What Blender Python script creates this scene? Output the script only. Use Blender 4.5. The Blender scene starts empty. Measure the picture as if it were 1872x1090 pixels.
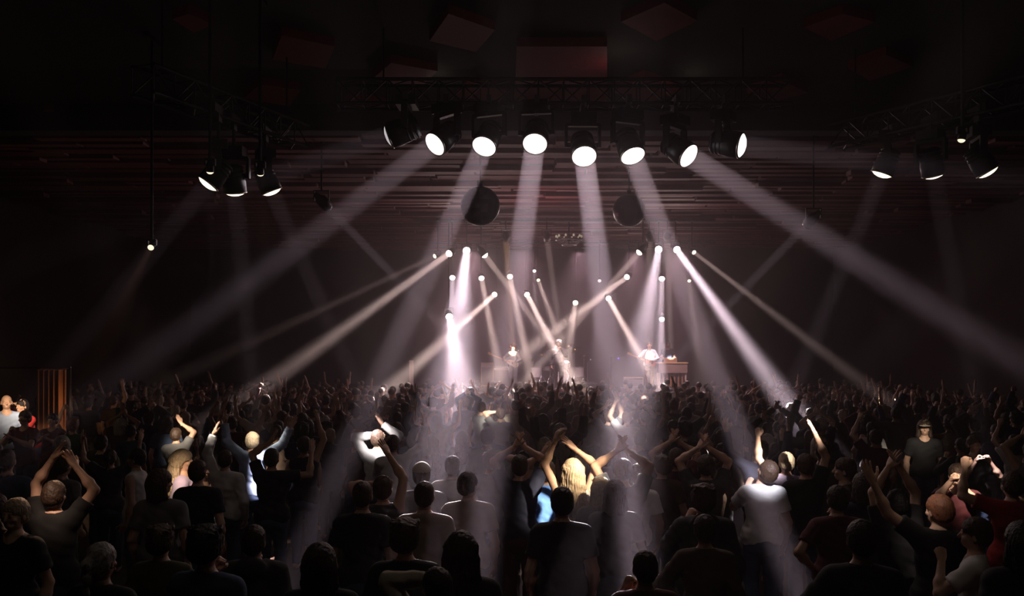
import bpy, math, random
import numpy as np
from mathutils import Vector, Matrix

# ------------------------------------------------------------------ camera, world, exposure
sc = bpy.context.scene
COL = sc.collection
FPX, CAMZ, HORIZ = 1621.0, 3.0, 628.0
R = math.radians
def P(px, py, d):
    return Vector(((px - 936.0) / FPX * d, d, CAMZ + (HORIZ - py) / FPX * d))
cam = bpy.data.cameras.new('camera'); camo = bpy.data.objects.new('camera', cam); COL.objects.link(camo)
sc.camera = camo
cam.sensor_width = 36; cam.lens = FPX * 36 / 1872
camo.location = (0, 0, CAMZ); camo.rotation_euler = (R(90), 0, 0)
cam.shift_y = (HORIZ - 545.0) / 1872
cam.clip_end = 200
sc.view_settings.view_transform = 'Standard'; sc.view_settings.look = 'None'
sc.view_settings.gamma = 1; sc.view_settings.use_curve_mapping = False
sc.view_settings.exposure = 0.0
w = bpy.data.worlds.new('world'); sc.world = w; w.use_nodes = True
wn = w.node_tree; wn.nodes['Background'].inputs[1].default_value = 0
hz = wn.nodes.new('ShaderNodeVolumeScatter')           # theatrical haze filling the hall
hz.inputs['Color'].default_value = (.96, .82, .89, 1)
HAZE = 0.016; hz.inputs['Anisotropy'].default_value = 0.35
wn.links.new(hz.outputs[0], wn.nodes['World Output'].inputs['Volume'])
# the haze hangs thick over the stage and thins towards the side walls and the back of the hall
gp = wn.nodes.new('ShaderNodeNewGeometry'); sx = wn.nodes.new('ShaderNodeSeparateXYZ'); wn.links.new(gp.outputs['Position'], sx.inputs[0])
def mth(op, a, b=None, c=None, clamp=False):
    n = wn.nodes.new('ShaderNodeMath'); n.operation = op; n.use_clamp = clamp
    for i, v in enumerate((a, b, c)):
        if v is None: continue
        if isinstance(v, (int, float)): n.inputs[i].default_value = v
        else: wn.links.new(v, n.inputs[i])
    return n.outputs[0]
sig = mth('MULTIPLY_ADD', mth('MAXIMUM', sx.outputs[1], 3.0), .2, .6)
ux = mth('DIVIDE', mth('SUBTRACT', sx.outputs[0], 0.9), sig)
gx = mth('DIVIDE', HAZE, mth('MULTIPLY_ADD', ux, mth('MULTIPLY', ux, .9), 1.0))
fy = mth('MULTIPLY_ADD', mth('MULTIPLY_ADD', sx.outputs[1], .14, -.75, True), .75, .25)
wn.links.new(mth('MULTIPLY_ADD', gx, fy, .0004), hz.inputs['Density'])
w.cycles.volume_step_size = 9.0; cyc = sc.cycles; cyc.volume_max_steps = 16
cy = sc.cycles
cy.volume_bounces = 0; cy.max_bounces = 4; cy.diffuse_bounces = 2; cy.glossy_bounces = 2
cy.sample_clamp_indirect = 2; cy.sample_clamp_direct = 0
cy.use_denoising = True; cy.use_adaptive_sampling = True; cy.adaptive_threshold = .03; cy.adaptive_min_samples = 20; cy.caustics_reflective = False; cy.caustics_refractive = False
rnd = random.Random(7)

# ------------------------------------------------------------------ materials
MATS = {}
def mat(name, col, rough=.7, metal=0., emit=None, es=0., noise=0., scale=20., bump=0.):
    if name in MATS: return MATS[name]
    m = bpy.data.materials.new(name); m.use_nodes = True; nt = m.node_tree
    b = nt.nodes['Principled BSDF']
    b.inputs['Roughness'].default_value = rough; b.inputs['Metallic'].default_value = metal
    c = tuple(col) + (1,)
    b.inputs['Base Color'].default_value = c
    if noise or bump:
        tc = nt.nodes.new('ShaderNodeTexCoord'); n = nt.nodes.new('ShaderNodeTexNoise')
        n.inputs['Scale'].default_value = scale; n.inputs['Detail'].default_value = 3
        nt.links.new(tc.outputs['Object'], n.inputs['Vector'])
        if noise:
            r = nt.nodes.new('ShaderNodeMixRGB'); r.blend_type = 'MIX'
            r.inputs[1].default_value = tuple(v * (1 - noise) for v in col) + (1,)
            r.inputs[2].default_value = tuple(min(1, v * (1 + noise)) for v in col) + (1,)
            nt.links.new(n.outputs['Fac'], r.inputs[0]); nt.links.new(r.outputs[0], b.inputs['Base Color'])
        if bump:
            bp = nt.nodes.new('ShaderNodeBump'); bp.inputs['Strength'].default_value = bump
            bp.inputs['Distance'].default_value = .02
            nt.links.new(n.outputs['Fac'], bp.inputs['Height']); nt.links.new(bp.outputs[0], b.inputs['Normal'])
    if emit:
        b.inputs['Emission Color'].default_value = tuple(emit) + (1,)
        b.inputs['Emission Strength'].default_value = es
        try: m.cycles.emission_sampling = 'NONE'
        except Exception: pass
    MATS[name] = m
    return m
def srgb(r, g, b):
    return tuple(((v / 255) / 12.92 if v < 11 else (((v / 255) + .055) / 1.055) ** 2.4) for v in (r, g, b))
CLOTH = {'black': (.012, .012, .013), 'charcoal': (.04, .04, .043), 'navy': (.015, .02, .05), 'grey': (.16, .16, .165),
         'white': (.72, .7, .7), 'brown': (.07, .04, .025), 'maroon': (.09, .015, .02), 'olive': (.07, .07, .03),
         'cream': (.55, .48, .38), 'tan': (.27, .19, .13), 'pale blue': (.38, .48, .7), 'bright blue': (.12, .3, .85), 'red': (.4, .02, .02),
         'lilac': (.5, .42, .62), 'green': (.03, .1, .05), 'denim': (.05, .08, .16)}
HAIRC = {'black': (.012, .009, .008), 'dark brown': (.035, .018, .01), 'brown': (.065, .034, .02), 'blond': (.4, .31, .21),
         'ginger': (.2, .075, .035), 'grey': (.35, .33, .31)}
SKINC = {'fair': (.62, .38, .27), 'tanned': (.42, .24, .15), 'dark': (.13, .065, .04)}
def cloth(c): return mat('cloth_' + c.replace(' ', '_'), CLOTH[c], .85, noise=.25, scale=9, bump=.25)
def hairm(c): return mat('hair_' + c.replace(' ', '_'), HAIRC[c], .6, noise=.45, scale=40, bump=.5)
def skinm(c): return mat('skin_' + c, SKINC[c], .5, noise=.06, scale=14)
M_BLK = mat('black_metal', (.015, .015, .017), .45, .3)
M_STEEL = mat('truss_aluminium', (.06, .055, .06), .5, .5, noise=.1)
M_CHROME = mat('chrome', (.7, .7, .72), .18, 1.)
M_RING = mat('lamp_ring', (.5, .45, .4), .3, .9)

# ------------------------------------------------------------------ object helpers
def link(o, parent=None):
    COL.objects.link(o)
    if parent is not None: o.parent = parent
    return o
def tag(o, label=None, cat=None, group=None, kind=None):
    if label: o['label'] = label
    if cat: o['category'] = cat
    if group: o['group'] = group
    if kind: o['kind'] = kind
    return o
def empty(name, loc=(0, 0, 0), rz=0):
    o = bpy.data.objects.new(name, None); o.empty_display_size = .1
    COL.objects.link(o); o.location = loc; o.rotation_euler = (0, 0, rz); return o
def np_mesh(name, V, F4, smooth=True, F3=None):
    me = bpy.data.meshes.new(name)
    V = np.asarray(V, np.float32)
    polys = []
    F4 = np.asarray(F4, np.int32).reshape(-1, 4) if F4 is not None and len(F4) else np.zeros((0, 4), np.int32)
    F3 = np.asarray(F3, np.int32).reshape(-1, 3) if F3 is not None and len(F3) else np.zeros((0, 3), np.int32)
    me.vertices.add(len(V)); me.vertices.foreach_set('co', V.ravel())
    nl = F4.size + F3.size
    me.loops.add(nl); me.loops.foreach_set('vertex_index', np.concatenate([F4.ravel(), F3.ravel()]))
    me.polygons.add(len(F4) + len(F3))
    st = np.concatenate([np.arange(len(F4)) * 4, F4.size + np.arange(len(F3)) * 3]).astype(np.int32)
    me.polygons.foreach_set('loop_start', st)
    me.polygons.foreach_set('use_smooth', np.full(len(st), smooth, dtype=bool))
    me.update(calc_edges=True); me.validate()
    return me

class MB:
    """collects simple shapes, builds one mesh object"""
    def __init__(s): s.v = []; s.f = []; s.sm = []
    def add(s, V, F, smooth=False):
        o = len(s.v); s.v += [tuple(p) for p in V]; s.f += [tuple(i + o for i in f) for f in F]; s.sm += [smooth] * len(F)
    def box(s, c, d, rot=None):
        hx, hy, hz_ = d[0] / 2, d[1] / 2, d[2] / 2; c = Vector(c)
        V = [Vector((x, y, z)) for x in (-hx, hx) for y in (-hy, hy) for z in (-hz_, hz_)]
        if rot is not None: V = [rot @ p for p in V]
        s.add([c + p for p in V], [(0, 1, 3, 2), (4, 6, 7, 5), (0, 4, 5, 1), (2, 3, 7, 6), (0, 2, 6, 4), (1, 5, 7, 3)]); return s
    def tube(s, a, b, r, r2=None, n=10, caps=True):
        a, b = Vector(a), Vector(b); r2 = r if r2 is None else r2
        q = (b - a).to_track_quat('Z', 'Y').to_matrix()
        V = []
        for c, rr in ((a, r), (b, r2)):
            for k in range(n):
                t = 2 * math.pi * k / n
                V.append(c + q @ Vector((rr * math.cos(t), rr * math.sin(t), 0)))
        s.add(V, [(k, (k + 1) % n, n + (k + 1) % n, n + k) for k in range(n)], True)
        if caps:
            s.add(V[:n], [tuple(range(n))[::-1]]); s.add(V[n:], [tuple(range(n))])
        return s
    def lathe(s, prof, c=(0, 0, 0), rot=None, n=24, close=True):
        c = Vector(c); V = []
        for r, z in prof:
            for k in range(n):
                t = 2 * math.pi * k / n; p = Vector((r * math.cos(t), r * math.sin(t), z))
                if rot is not None: p = rot @ p
                V.append(c + p)
        F = []
        for i in range(len(prof) - 1):
            for k in range(n):
                F.append((i * n + k, i * n + (k + 1) % n, (i + 1) * n + (k + 1) % n, (i + 1) * n + k))
        s.add(V, F, True)
        if close:
            if prof[0][0] > 1e-4: s.add(V[:n], [tuple(range(n))[::-1]])
            if prof[-1][0] > 1e-4: s.add(V[-n:], [tuple(range(n))])
        return s
    def torus(s, c, r, r2, rot=None, n=28, m=8):
        c = Vector(c); V = []
        for i in range(n):
            t = 2 * math.pi * i / n
            for j in range(m):
                u = 2 * math.pi * j / m
                p = Vector(((r + r2 * math.cos(u)) * math.cos(t), (r + r2 * math.cos(u)) * math.sin(t), r2 * math.sin(u)))
                if rot is not None: p = rot @ p
                V.append(c + p)
        s.add(V, [(i * m + j, ((i + 1) % n) * m + j, ((i + 1) % n) * m + (j + 1) % m, i * m + (j + 1) % m) for i in range(n) for j in range(m)], True)
        return s
    def prism(s, pts, y0, y1):
        """outline in x,z extruded along y"""
        n = len(pts); V = [(x, y0, z) for x, z in pts] + [(x, y1, z) for x, z in pts]
        s.add(V, [(k, (k + 1) % n, n + (k + 1) % n, n + k) for k in range(n)] + [tuple(range(n))[::-1], tuple(range(n, 2 * n))]); return s
    def mesh(s, name, m):
        me = bpy.data.meshes.new(name); me.from_pydata(s.v, [], s.f)
        me.polygons.foreach_set('use_smooth', s.sm); me.materials.append(m); me.update(); return me
    def build(s, name, m, parent=None, loc=None):
        o = bpy.data.objects.new(name, s.mesh(name, m)); link(o, parent)
        if loc is not None: o.location = loc
        return o
def struct(name, mb, m):
    return tag(mb.build(name, m), kind='structure')

# ------------------------------------------------------------------ lamps of the light rig
def area(loc, dirv, r, spread, watt, col, parent=None):
    l = bpy.data.lights.new('beam_or_fill', 'AREA'); l.shape = 'DISK'; l.size = 2 * r; l.spread = R(spread * 2)
    l.energy = watt; l.color = col
    o = bpy.data.objects.new('beam_or_fill', l); COL.objects.link(o)
    o.location = loc; o.rotation_euler = Vector(dirv).to_track_quat('-Z', 'Y').to_euler()
    if parent is not None:
        o.parent = parent; o.matrix_parent_inverse = Matrix.Translation(-parent.location)
    return o
def lens_mat(k, warm):
    key = 'lens_%g_%s' % (k, warm)
    return mat(key, (.05, .05, .05), .2, emit=((1, .93, .95) if not warm else (1, .85, .62)), es=k)
def big_fixture(label, lens_pt, aim, rl, top_z, lens_k, warm, group):
    """moving head: clamp, base, yoke, housing > ring, lens, fins; lens centre at lens_pt"""
    d = (aim - lens_pt).normalized(); L = rl * 2.6
    cen = lens_pt - d * (L * .62)
    root = empty('moving_head_lamp', (cen.x, cen.y, top_z))
    tag(root, label, 'stage lamp', group)
    off = cen - root.location
    rotm = d.to_track_quat('Z', 'Y').to_matrix()
    flat = Vector((d.x, d.y, 0)); flat = flat.normalized() if flat.length > .05 else Vector((0, -1, 0))
    side = Vector((-flat.y, flat.x, 0))
    hs = rl * 1.12
    zb = off.z + hs * 1.75
    MB().box((0, 0, .02), (.06, .42, .1)).box((0, 0, -.06), (.05, .12, .12)).tube((0, 0, -.1), (0, 0, min(-.12, zb + .1)), .02).build('clamp', M_STEEL, root)
    q = Matrix((side, flat, Vector((0, 0, 1)))).transposed()
    MB().box((0, 0, zb + .05), (rl * 2.2, rl * 1.7, .12), q).build('base', M_BLK, root)
    y = MB().box((0, 0, zb - .03), (rl * 3.0, .07, .04), q)
    for sg in (-1, 1):
        y.box(side * (sg * rl * 1.45) + Vector((0, 0, (zb + off.z) / 2 - .03)), (.035, .08, abs(zb - off.z)), q)
    y.tube(off - side * rl * 1.45, off + side * rl * 1.45, .03)
    y.build('yoke', M_BLK, root)
    h = MB().lathe([(rl * .55, -L * .42), (rl * .85, -L * .38), (rl * .98, -L * .1), (hs, L * .25), (hs, L * .6), (rl * 1.0, L * .6), (rl * .97, L * .5)], off, rotm, 28, close=False)
    h.lathe([(.0, -L * .43), (rl * .56, -L * .42)], off, rotm, 28, close=False)
    hd = h.build('housing', M_BLK, root)
    for k in range(3):
        h = MB().torus(off + d * (-L * .3 + k * .05 * rl / .13), rl * .93 + .03 * k * rl, .012, rotm).build('cooling_fin', M_BLK, hd)
    MB().torus(off + d * (L * .615), rl * 1.07, rl * .085, rotm).build('front_ring', M_RING, hd)
    MB().lathe([(rl, 0), (rl * .9, rl * .13), (rl * .7, rl * .26), (rl * .4, rl * .36), (.0005, rl * .4)], off + d * (L * .61), rotm, 28).build('lens', lens_mat(lens_k, warm), hd)
    return root, lens_pt + d * rl * .45, d
def par_can(label, lens_pt, aim, rl, top_z, lens_k, warm, group):
    """small stage lamp on a drop pipe: pipe, bracket, can > lens"""
    d = (aim - lens_pt).normalized(); L = rl * 3.0
    cen = lens_pt - d * L * .5
    root = empty('stage_lamp', (cen.x, cen.y, top_z)); tag(root, label, 'stage lamp', group)
    off = cen - root.location; rotm = d.to_track_quat('Z', 'Y').to_matrix()
    MB().box((0, 0, .03), (.06, .4, .12)).tube((0, 0, 0), (0, 0, off.z + rl * 1.9), .018).build('hanging_pipe', M_BLK, root)
    b = MB().box((0, 0, off.z + rl * 1.8), (rl * 2.9, .04, .02))
    for sg in (-1, 1): b.box((sg * rl * 1.4, 0, off.z + rl * .9), (.02, .04, rl * 1.9))
    b.build('bracket', M_BLK, root)
    c = MB().lathe([(.001, -L * .62), (rl * .5, -L * .6), (rl * .6, -L * .35), (rl * 1.1, -L * .1), (rl * 1.1, L * .62), (rl, L * .62), (rl, L * .42)], off, rotm, 20, close=False).build('can', M_BLK, root)
    MB().lathe([(rl * 1.05, 0), (rl * .95, rl * .25), (rl * .75, rl * .5), (rl * .4, rl * .68), (.0005, rl * .75)], off + d * L * .61, rotm, 20).build('lens', lens_mat(lens_k, warm), c)
    return root, lens_pt + d * rl * 1.2, d
WHITE = (1, .85, .92); WARM = (1, .79, .68); COOL = (.88, .86, 1)
G1 = 'moving heads on the front truss'
FRONT = [ # label, lens px, lens py, d, aim(px,py,d), spread, watt, colour, lens glow
 ('large lamp at the truss end, beaming faintly down towards the side lamps', 712, 248, 11, (60, 470, 11.2), 2.2, 6, WHITE, .5),
 ('large tilted lamp with oval lens, beam crossing the pleated ceiling lamps far left', 795, 264, 11, (250, 668, 8.6), 1.9, 12, WHITE, 2.4),
 ('large oval lamp above the dark mirror ball, beam slanting down and left', 885, 268, 11, (652, 790, 8.4), 1.2, 15, WHITE, 3.5),
 ('large round lamp with beam dropping almost straight beside the mirror ball', 978, 263, 11, (905, 800, 8.0), 1.1, 20, WHITE, 5.),
 ('brightest round lamp at the middle of the front truss', 1068, 286, 11, (1142, 850, 7.9), 1.1, 26, WHITE, 8.),
 ('bright round lamp whose beam slants onto the white shirted dancer', 1157, 285, 11, (1372, 850, 8.9), 1.2, 24, WHITE, 7.),
 ('large oval lamp throwing the widest beam out past the wall', 1259, 285, 11, (1800, 622, 8.8), 2.0, 21, WHITE, 4.),
 ('large lamp seen edge-on, faint beam running level along the side truss', 1355, 266, 11, (1850, 330, 9.6), 3.0, 6, WHITE, 2.)]
TR_Z = 6.0
for lab, px, py, d, aim, sp, wt, col, lk in FRONT:
    lp = P(px, py, d)
    rt, em, dv = big_fixture(lab, lp, P(*aim), .145, TR_Z, lk, False, G1)
    area(em, dv, .13, sp, wt * .85, col, rt)
    if lk > 1.9: area(em, (0, -1, -.85), .12, 52, lk * .42, (1, .74, .72), rt)  # second wide light added at the lens for halo and crowd rims
G2 = 'downward lamps on the side trusses'
SIDE = [('side truss lamp farthest from the stage, lens rim and top both glinting', 380, 336, 10.5, (90, 690, 10.0), 2.0, 3.5, 2.),
 ('side truss lamp with thin straight beam dropping, between two neighbours', 430, 352, 11, (462, 700, 11.7), 1.6, 3.4, 2.2),
 ('side truss lamp nearest the front truss, on the bar with the pleated curtain', 497, 350, 11.6, (615, 620, 12.0), 1.8, 3.2, 2.2),
 ('side truss lamp sending a thin beam inward over the raised fists', 1612, 318, 11.6, (1475, 650, 12.0), 1.6, 3.2, 1.8),
 ('side truss lamp with broad glinting rim, middle one of its truss', 1707, 320, 11, (1768, 640, 11.5), 1.8, 2.6, 2.2),
 ('side truss lamp nearest the frame edge with a slanted glinting rim', 1806, 314, 10.5, (2000, 600, 10.3), 1.8, .5, 1.8)]
for lab, px, py, d, aim, sp, wt, lk in SIDE:
    rt, em, dv = big_fixture(lab, P(px, py, d), P(*aim), .125, 5.75, lk, True, G2)
    area(em, dv, .11, sp, wt, WHITE, rt)
for lab, px, py, d, aim, sp, wt in [('small dark wall lamp on the drop bar, beam slanting towards the stage steps', 597, 376, 17, (850, 640, 20), 1.2, 8),
        ('small dark lamp sending a faint beam inward over the organ', 1478, 408, 17, (1330, 560, 19), 1.4, 8)]:
    rt, em, dv = par_can(lab, P(px, py, d), P(*aim), .1, 6.9, .02, False, 'faint inward lamps')
    area(em, dv, .09, sp, wt, WHITE, rt)
G3 = 'small lamps over the stage'
STAGE = [ # px,py,d, aim, spread, watt, col, lens, label
 (796, 468, 27, (600, 560, 25), 2.0, 5, WARM, 3., 'small dim stage lamp at the outer end of the upper row, beside the slanting one'),
 (822, 463, 27, (438, 738, 19.5), 1.9, 28, WARM, 9., 'stage lamp throwing the long bright beam onto the crowd left of the stage'),
 (853, 458, 27, (806, 872, 9.2), 1.7, 24, WHITE, 16., 'brightest stage lamp, with dazzling near-vertical beam'),
 (885, 465, 27, (1024, 650, 27), 1.6, 50, WARM, 9., 'stage lamp with warm beam slanting down to the drum kit'),
 (1170, 460, 27, (1010, 640, 26), 1.5, 30, WARM, 7., 'stage lamp in the upper row with beam crossing inward towards the drummer'),
 (1204, 456, 27, (1132, 868, 8.8), 1.4, 12, WHITE, 11., 'bright stage lamp whose narrow beam falls near the guitarist'),
 (1237, 456, 27, (1462, 770, 17), 1.7, 50, WHITE, 11., 'bright stage lamp with the long beam slanting towards the pointing arm'),
 (1268, 461, 27, (1500, 640, 22), 1.6, 9, WARM, 3., 'small stage lamp at the outer end of the upper row above the organ'),
 (827, 507, 33, (824, 640, 29), 2., 22, WHITE, 7., 'small lamp in the second row straight under the dazzling lamp'),
 (880, 508, 33, (905, 640, 29), 2., 20, WARM, 7., 'small lamp in the second row above the curly haired player'),
 (932, 505, 33, (960, 640, 29), 2., 22, WARM, 8., 'small lamp in the second row touching the warm drum kit beam'),
 (977, 495, 33, (980, 600, 30), 3., 3, WHITE, 2., 'tiny lamp high above the middle of the stage'),
 (984, 512, 33, (1012, 590, 30), 3., 10, WARM, 2., 'dim warm lamp tilted below the tiny central one'),
 (1096, 513, 33, (1090, 620, 30), 3., 4, WHITE, 1.2, 'faint lamp beside the broad central beam'),
 (1147, 506, 33, (1020, 600, 29), 2.2, 34, WARM, 9., 'second row lamp with beam slanting inward to the drummer'),
 (1210, 509, 33, (1207, 640, 29), 2., 26, WHITE, 9., 'second row lamp straight above the keyboard player'),
 (1260, 513, 33, (1275, 640, 30), 3., 6, WARM, 2., 'dim second row lamp beyond the organ'),
 (905, 538, 34.7, (825, 610, 31), 2.2, 46, WARM, 8., 'third row lamp beaming outward into the dazzling column'),
 (963, 538, 34.7, (1022, 650, 30.5), 2.0, 42, WARM, 10., 'third row lamp lighting the haze over the singer'),
 (1052, 553, 34.7, (1038, 660, 31), 3., 20, WARM, 8., 'third row lamp low above the drum kit'),
 (1112, 545, 34.7, (1160, 630, 31), 2.4, 46, WARM, 9., 'third row lamp beaming outward to the guitarist'),
 (821, 578, 27.1, (850, 740, 23), 8., 90, WHITE, 14., 'low lamp pouring dazzling light onto the stage steps'),
 (1210, 583, 34.7, (1212, 680, 32), 3., 16, WHITE, 5., 'lowest lamp, hanging over the keyboard player')]
for px, py, d, aim, sp, wt, col, lk, lab in STAGE:
    rl = .1 if lk > 4 else .065
    rt, em, dv = par_can(lab, P(px, py, d), P(*aim), rl, 6.75, lk, col is WARM, G3)
    area(em, dv, rl * .95, sp, wt, col, rt)
    if lk > 7.5: area(em, (0, -1, -.45), rl, 72, lk * 1.5, (1, .7, .66), rt)  # extra wide fill added at bright lenses to backlight the crowd
G4 = 'spotlights aimed at single people'
def V_(x): return ('at', x)
SPOTS = [ # lamps added to light the band and dancers, plus small glint lamps
 ((1187, 436, 27.3), (1188, 655, 33.7), 1.6, 22, WARM, 6.8, 'added stage lamp pointing away at the guitarist from the upper row'),  # cans added on the upper row to light the players from the front
 ((1220, 436, 27.3), (1226, 650, 34.6), 1.6, 26, WARM, 6.8, 'added stage lamp pointing away at the organ from the upper row'),
 ((1000, 436, 27.3), (1030, 655, 34.6), 2.2, 16, WARM, 6.8, 'added stage lamp pointing away at the drum kit from the upper row'),
 ((925, 436, 27.3), (938, 645, 34.4), 1.2, 24, (1, .6, .28), 6.8, 'added stage lamp pointing away at the curly haired player'),
 ((1758, 254, 9.6), (1652, 850, 9.5), 2.0, .15, (1, .68, .36), 6.97, 'tiny glinting spotlight alone above the far side truss'),
 ((476, 316, 10.2), (505, 790, 12.2), 2.2, .3, (1, .84, .62), 6.97, 'small spotlight glinting between two side truss lamps'),
 ((384, 312, 10.0), (390, 800, 11), 1.8, .3, (1, .88, .75), 6.97, 'small spotlight glinting over the first side lamp'),
 ((276, 452, 11.5), (70, 860, 7.6), 5.0, .5, (1, .6, .38), 6.97, 'small low spotlight on a long pipe near the wall seats'),
 (V_(3.5), (1048, 868, 9.0), 2.8, 3.0, (1, .78, .55), 6.0, 'added unseen overhead spotlight trained on the blond woman'),  # from here on, lamps added out of view to brighten chosen dancers
 (V_(4.7), (1420, 825, 10.2), 2.2, 2.8, (1, .88, .78), 6.0, 'added unseen overhead spotlight trained on the pointing arm and raised arm'),
 (V_(1.4), (1690, 935, 7.2), 3.6, .4, (1, .84, .74), 6.0, 'added unseen overhead spotlight trained on the ginger haired man'),
 (V_(2.1), (1790, 868, 9), 3.6, 2.2, (1, .82, .66), 6.0, 'added unseen overhead spotlight trained on the clasped hands'),
 (V_(-1.7), (475, 785, 12.2), 2.4, 2.2, (1, .88, .72), 6.0, 'added unseen overhead spotlight trained on the blond man with raised arms'),
 (V_(-1.0), (690, 800, 12.2), 1.6, 1.9, (1, .92, .9), 6.0, 'added unseen overhead spotlight trained on the arm waving trio'),
 (V_(-2.4), (325, 840, 9.6), 2.6, .8, (1, .72, .48), 6.0, 'added unseen overhead spotlight trained on the wavy blond person'),
 (V_(-3.6), (85, 880, 7.5), 4.0, .5, (1, .68, .5), 6.0, 'added unseen overhead spotlight trained on the arms at the dark edge'),
 (V_(2.8), (1397, 872, 9.3), 1.6, 1.0, (.9, .88, 1), 6.0, 'added unseen overhead spotlight trained on the white shirted dancer'),
 (V_(.0), (900, 762, 18), 1.6, 2.6, (1, .88, .76), 6.0, 'added unseen overhead spotlight trained on bare arms below the V silhouette'),
 (V_(.7), (1125, 765, 16.5), 1.2, 1.2, (1, .92, .9), 6.0, 'added unseen overhead spotlight trained on the long arms right of centre'),
 (V_(4.1), (1690, 785, 13.5), 4.0, .8, (1, .84, .66), 6.0, 'added unseen overhead spotlight trained on the hands at the far dark side'),
 (V_(-3.0), (325, 782, 14), 2.6, 2.2, (1, .8, .6), 6.0, 'added unseen overhead spotlight trained on the lit hands over the left crowd'),
 (V_(-4.2), (45, 745, 15), 4.0, 3.0, (1, .74, .5), 6.0, 'added unseen overhead spotlight trained on the spectators at the wall')]
for lp, aim, sp, wt, col, tz, lab in SPOTS:
    soft = lp[0] == 'at' or lp[2] > 20
    lp = Vector((lp[1], 4.4, 5.7)) if lp[0] == 'at' else P(*lp)
    rt, em, dv = par_can(lab, lp, P(*aim), (.1 if tz > 6.5 else .2) if soft else .038, tz, 1.2, True, G4)
    area(em, dv, (.1 if tz > 6.5 else .19) if soft else .036, sp * .6 if soft else sp, wt, col, rt)
def wash(px, py, d, watt, col, aim=(0, -.1, -1), sp=48):
    area(P(px, py, d), aim, .3, sp, watt * .55, col)
for px, wt in ((860, 300), (960, 200), (1060, 200), (1160, 240), (1240, 260)):    # colour wash added without fixtures to make the stage haze glow
    wash(px, 462, 32, wt, (1, .62, .72))
# ------------------------------------------------------------------ dim fill added without fixtures
def point(loc, watt, col, r=.15):
    l = bpy.data.lights.new('fill_light', 'POINT'); l.energy = watt; l.color = col; l.shadow_soft_size = r
    o = bpy.data.objects.new('fill_light', l); COL.objects.link(o); o.location = loc; return o
point((.8, 20, 5.4), 5, (1, .4, .48), .4); area((.8, 23, 4.9), (0, -.1, 1), .3, 62, 11, (1, .45, .5))  # bare fill added to redden the central haze and slatted ceiling
point((1.4, 12.2, 6.55), 1.2, (1, .7, .62))
point(P(800, 160, 13.2), .35, (1, .9, .7)); point(P(1270, 165, 13.2), .35, (1, .9, .7))
point((-9.0, 18.36, 1.7), 3.2, (1, .58, .28), .04); point((-8.8, 13.0, 2.6), 5, (1, .66, .4))  # bare points added to rake the curtain pleats and light the spectators

# ------------------------------------------------------------------ the hall
XW, YB, CH = 13.5, 37.3, 7.0
M_FLOOR = mat('dance_floor_wood', (.05, .028, .02), .45, noise=.4, scale=3, bump=.1)
M_WALL = mat('dark_wall', (.035, .014, .014), .8, noise=.2, scale=2)
M_CEIL = mat('ceiling_paint', (.028, .03, .027), .85, noise=.25, scale=1.2)
M_PANEL = mat('ceiling_panel_red', (.2, .022, .026), .7, noise=.2, scale=2)
M_BEAM = mat('soffit_black', (.01, .009, .01), .9)
M_SLAT = mat('ceiling_slat', (.19, .042, .05), .75, noise=.4, scale=1.5)
struct('floor', MB().box((0, 16.6, -.06), (2 * XW + .4, 42, .12)), M_FLOOR)
struct('ceiling', MB().box((0, 16.6, CH + .1), (2 * XW + .4, 42, .2)), M_CEIL)
struct('wall_left', MB().box((-XW - .1, 16.6, CH / 2), (.2, 42, CH)), M_WALL)
struct('wall_right', MB().box((XW + .1, 16.6, CH / 2), (.2, 42, CH)), M_WALL)
struct('wall_back', MB().box((0, YB + .1, CH / 2), (2 * XW, .2, CH)), mat('backdrop', (.03, .022, .028), .9))
struct('wall_rear', MB().box((0, -4.3, CH / 2), (2 * XW, .2, CH)), M_WALL)
struct('trim_1', MB().box((0, 15.0, CH - .22), (2 * XW, .35, .44)), M_BEAM)
m = MB(); y = 16.0; r2 = random.Random(3)
while y < 36.5:                                         # slatted ceiling beyond the beam
    x = -XW
    while x < XW - .05:
        l = min(r2.uniform(1.2, 4.5), XW - x)
        m.box((x + l / 2, y, CH - .06 - r2.choice((0, .0, .05, .1))), (l - .06, .3, .1), Matrix.Rotation(R(r2.uniform(-4, 4)), 3, 'X')); x += l
    y += .5
struct('ceiling.001', m, M_SLAT)
def ceil_pt(px, py, z): d = (z - CAMZ) * FPX / (HORIZ - py); return ((px - 936) / FPX * d, d)
PAN = [[(498, 110), (515, 65), (612, 85), (595, 125)], [(680, 145), (715, 115), (800, 130), (765, 165)], [(785, 75), (820, 25), (905, 55), (870, 95)],
       [(835, 178), (870, 152), (935, 168), (900, 185)], [(940, 190), (945, 85), (1110, 85), (1110, 190)], [(1135, 40), (1215, 5), (1275, 38), (1200, 75)],
       [(1118, 168), (1178, 142), (1245, 168), (1185, 188)], [(445, 180), (475, 155), (550, 165), (530, 195)], [(615, 205), (640, 182), (710, 192), (690, 212)],
       [(232, 235), (238, 207), (320, 212), (318, 235)], [(1365, 170), (1430, 148), (1478, 170), (1420, 185)], [(1470, 50), (1540, 25), (1600, 40), (1520, 75)],
       [(1550, 125), (1620, 100), (1670, 122), (1590, 148)], [(315, 35), (345, 25), (390, 45), (355, 60)], [(55, 225), (85, 200), (120, 210), (115, 235)], [(22, 290), (30, 268), (125, 270), (120, 300)]]
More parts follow.
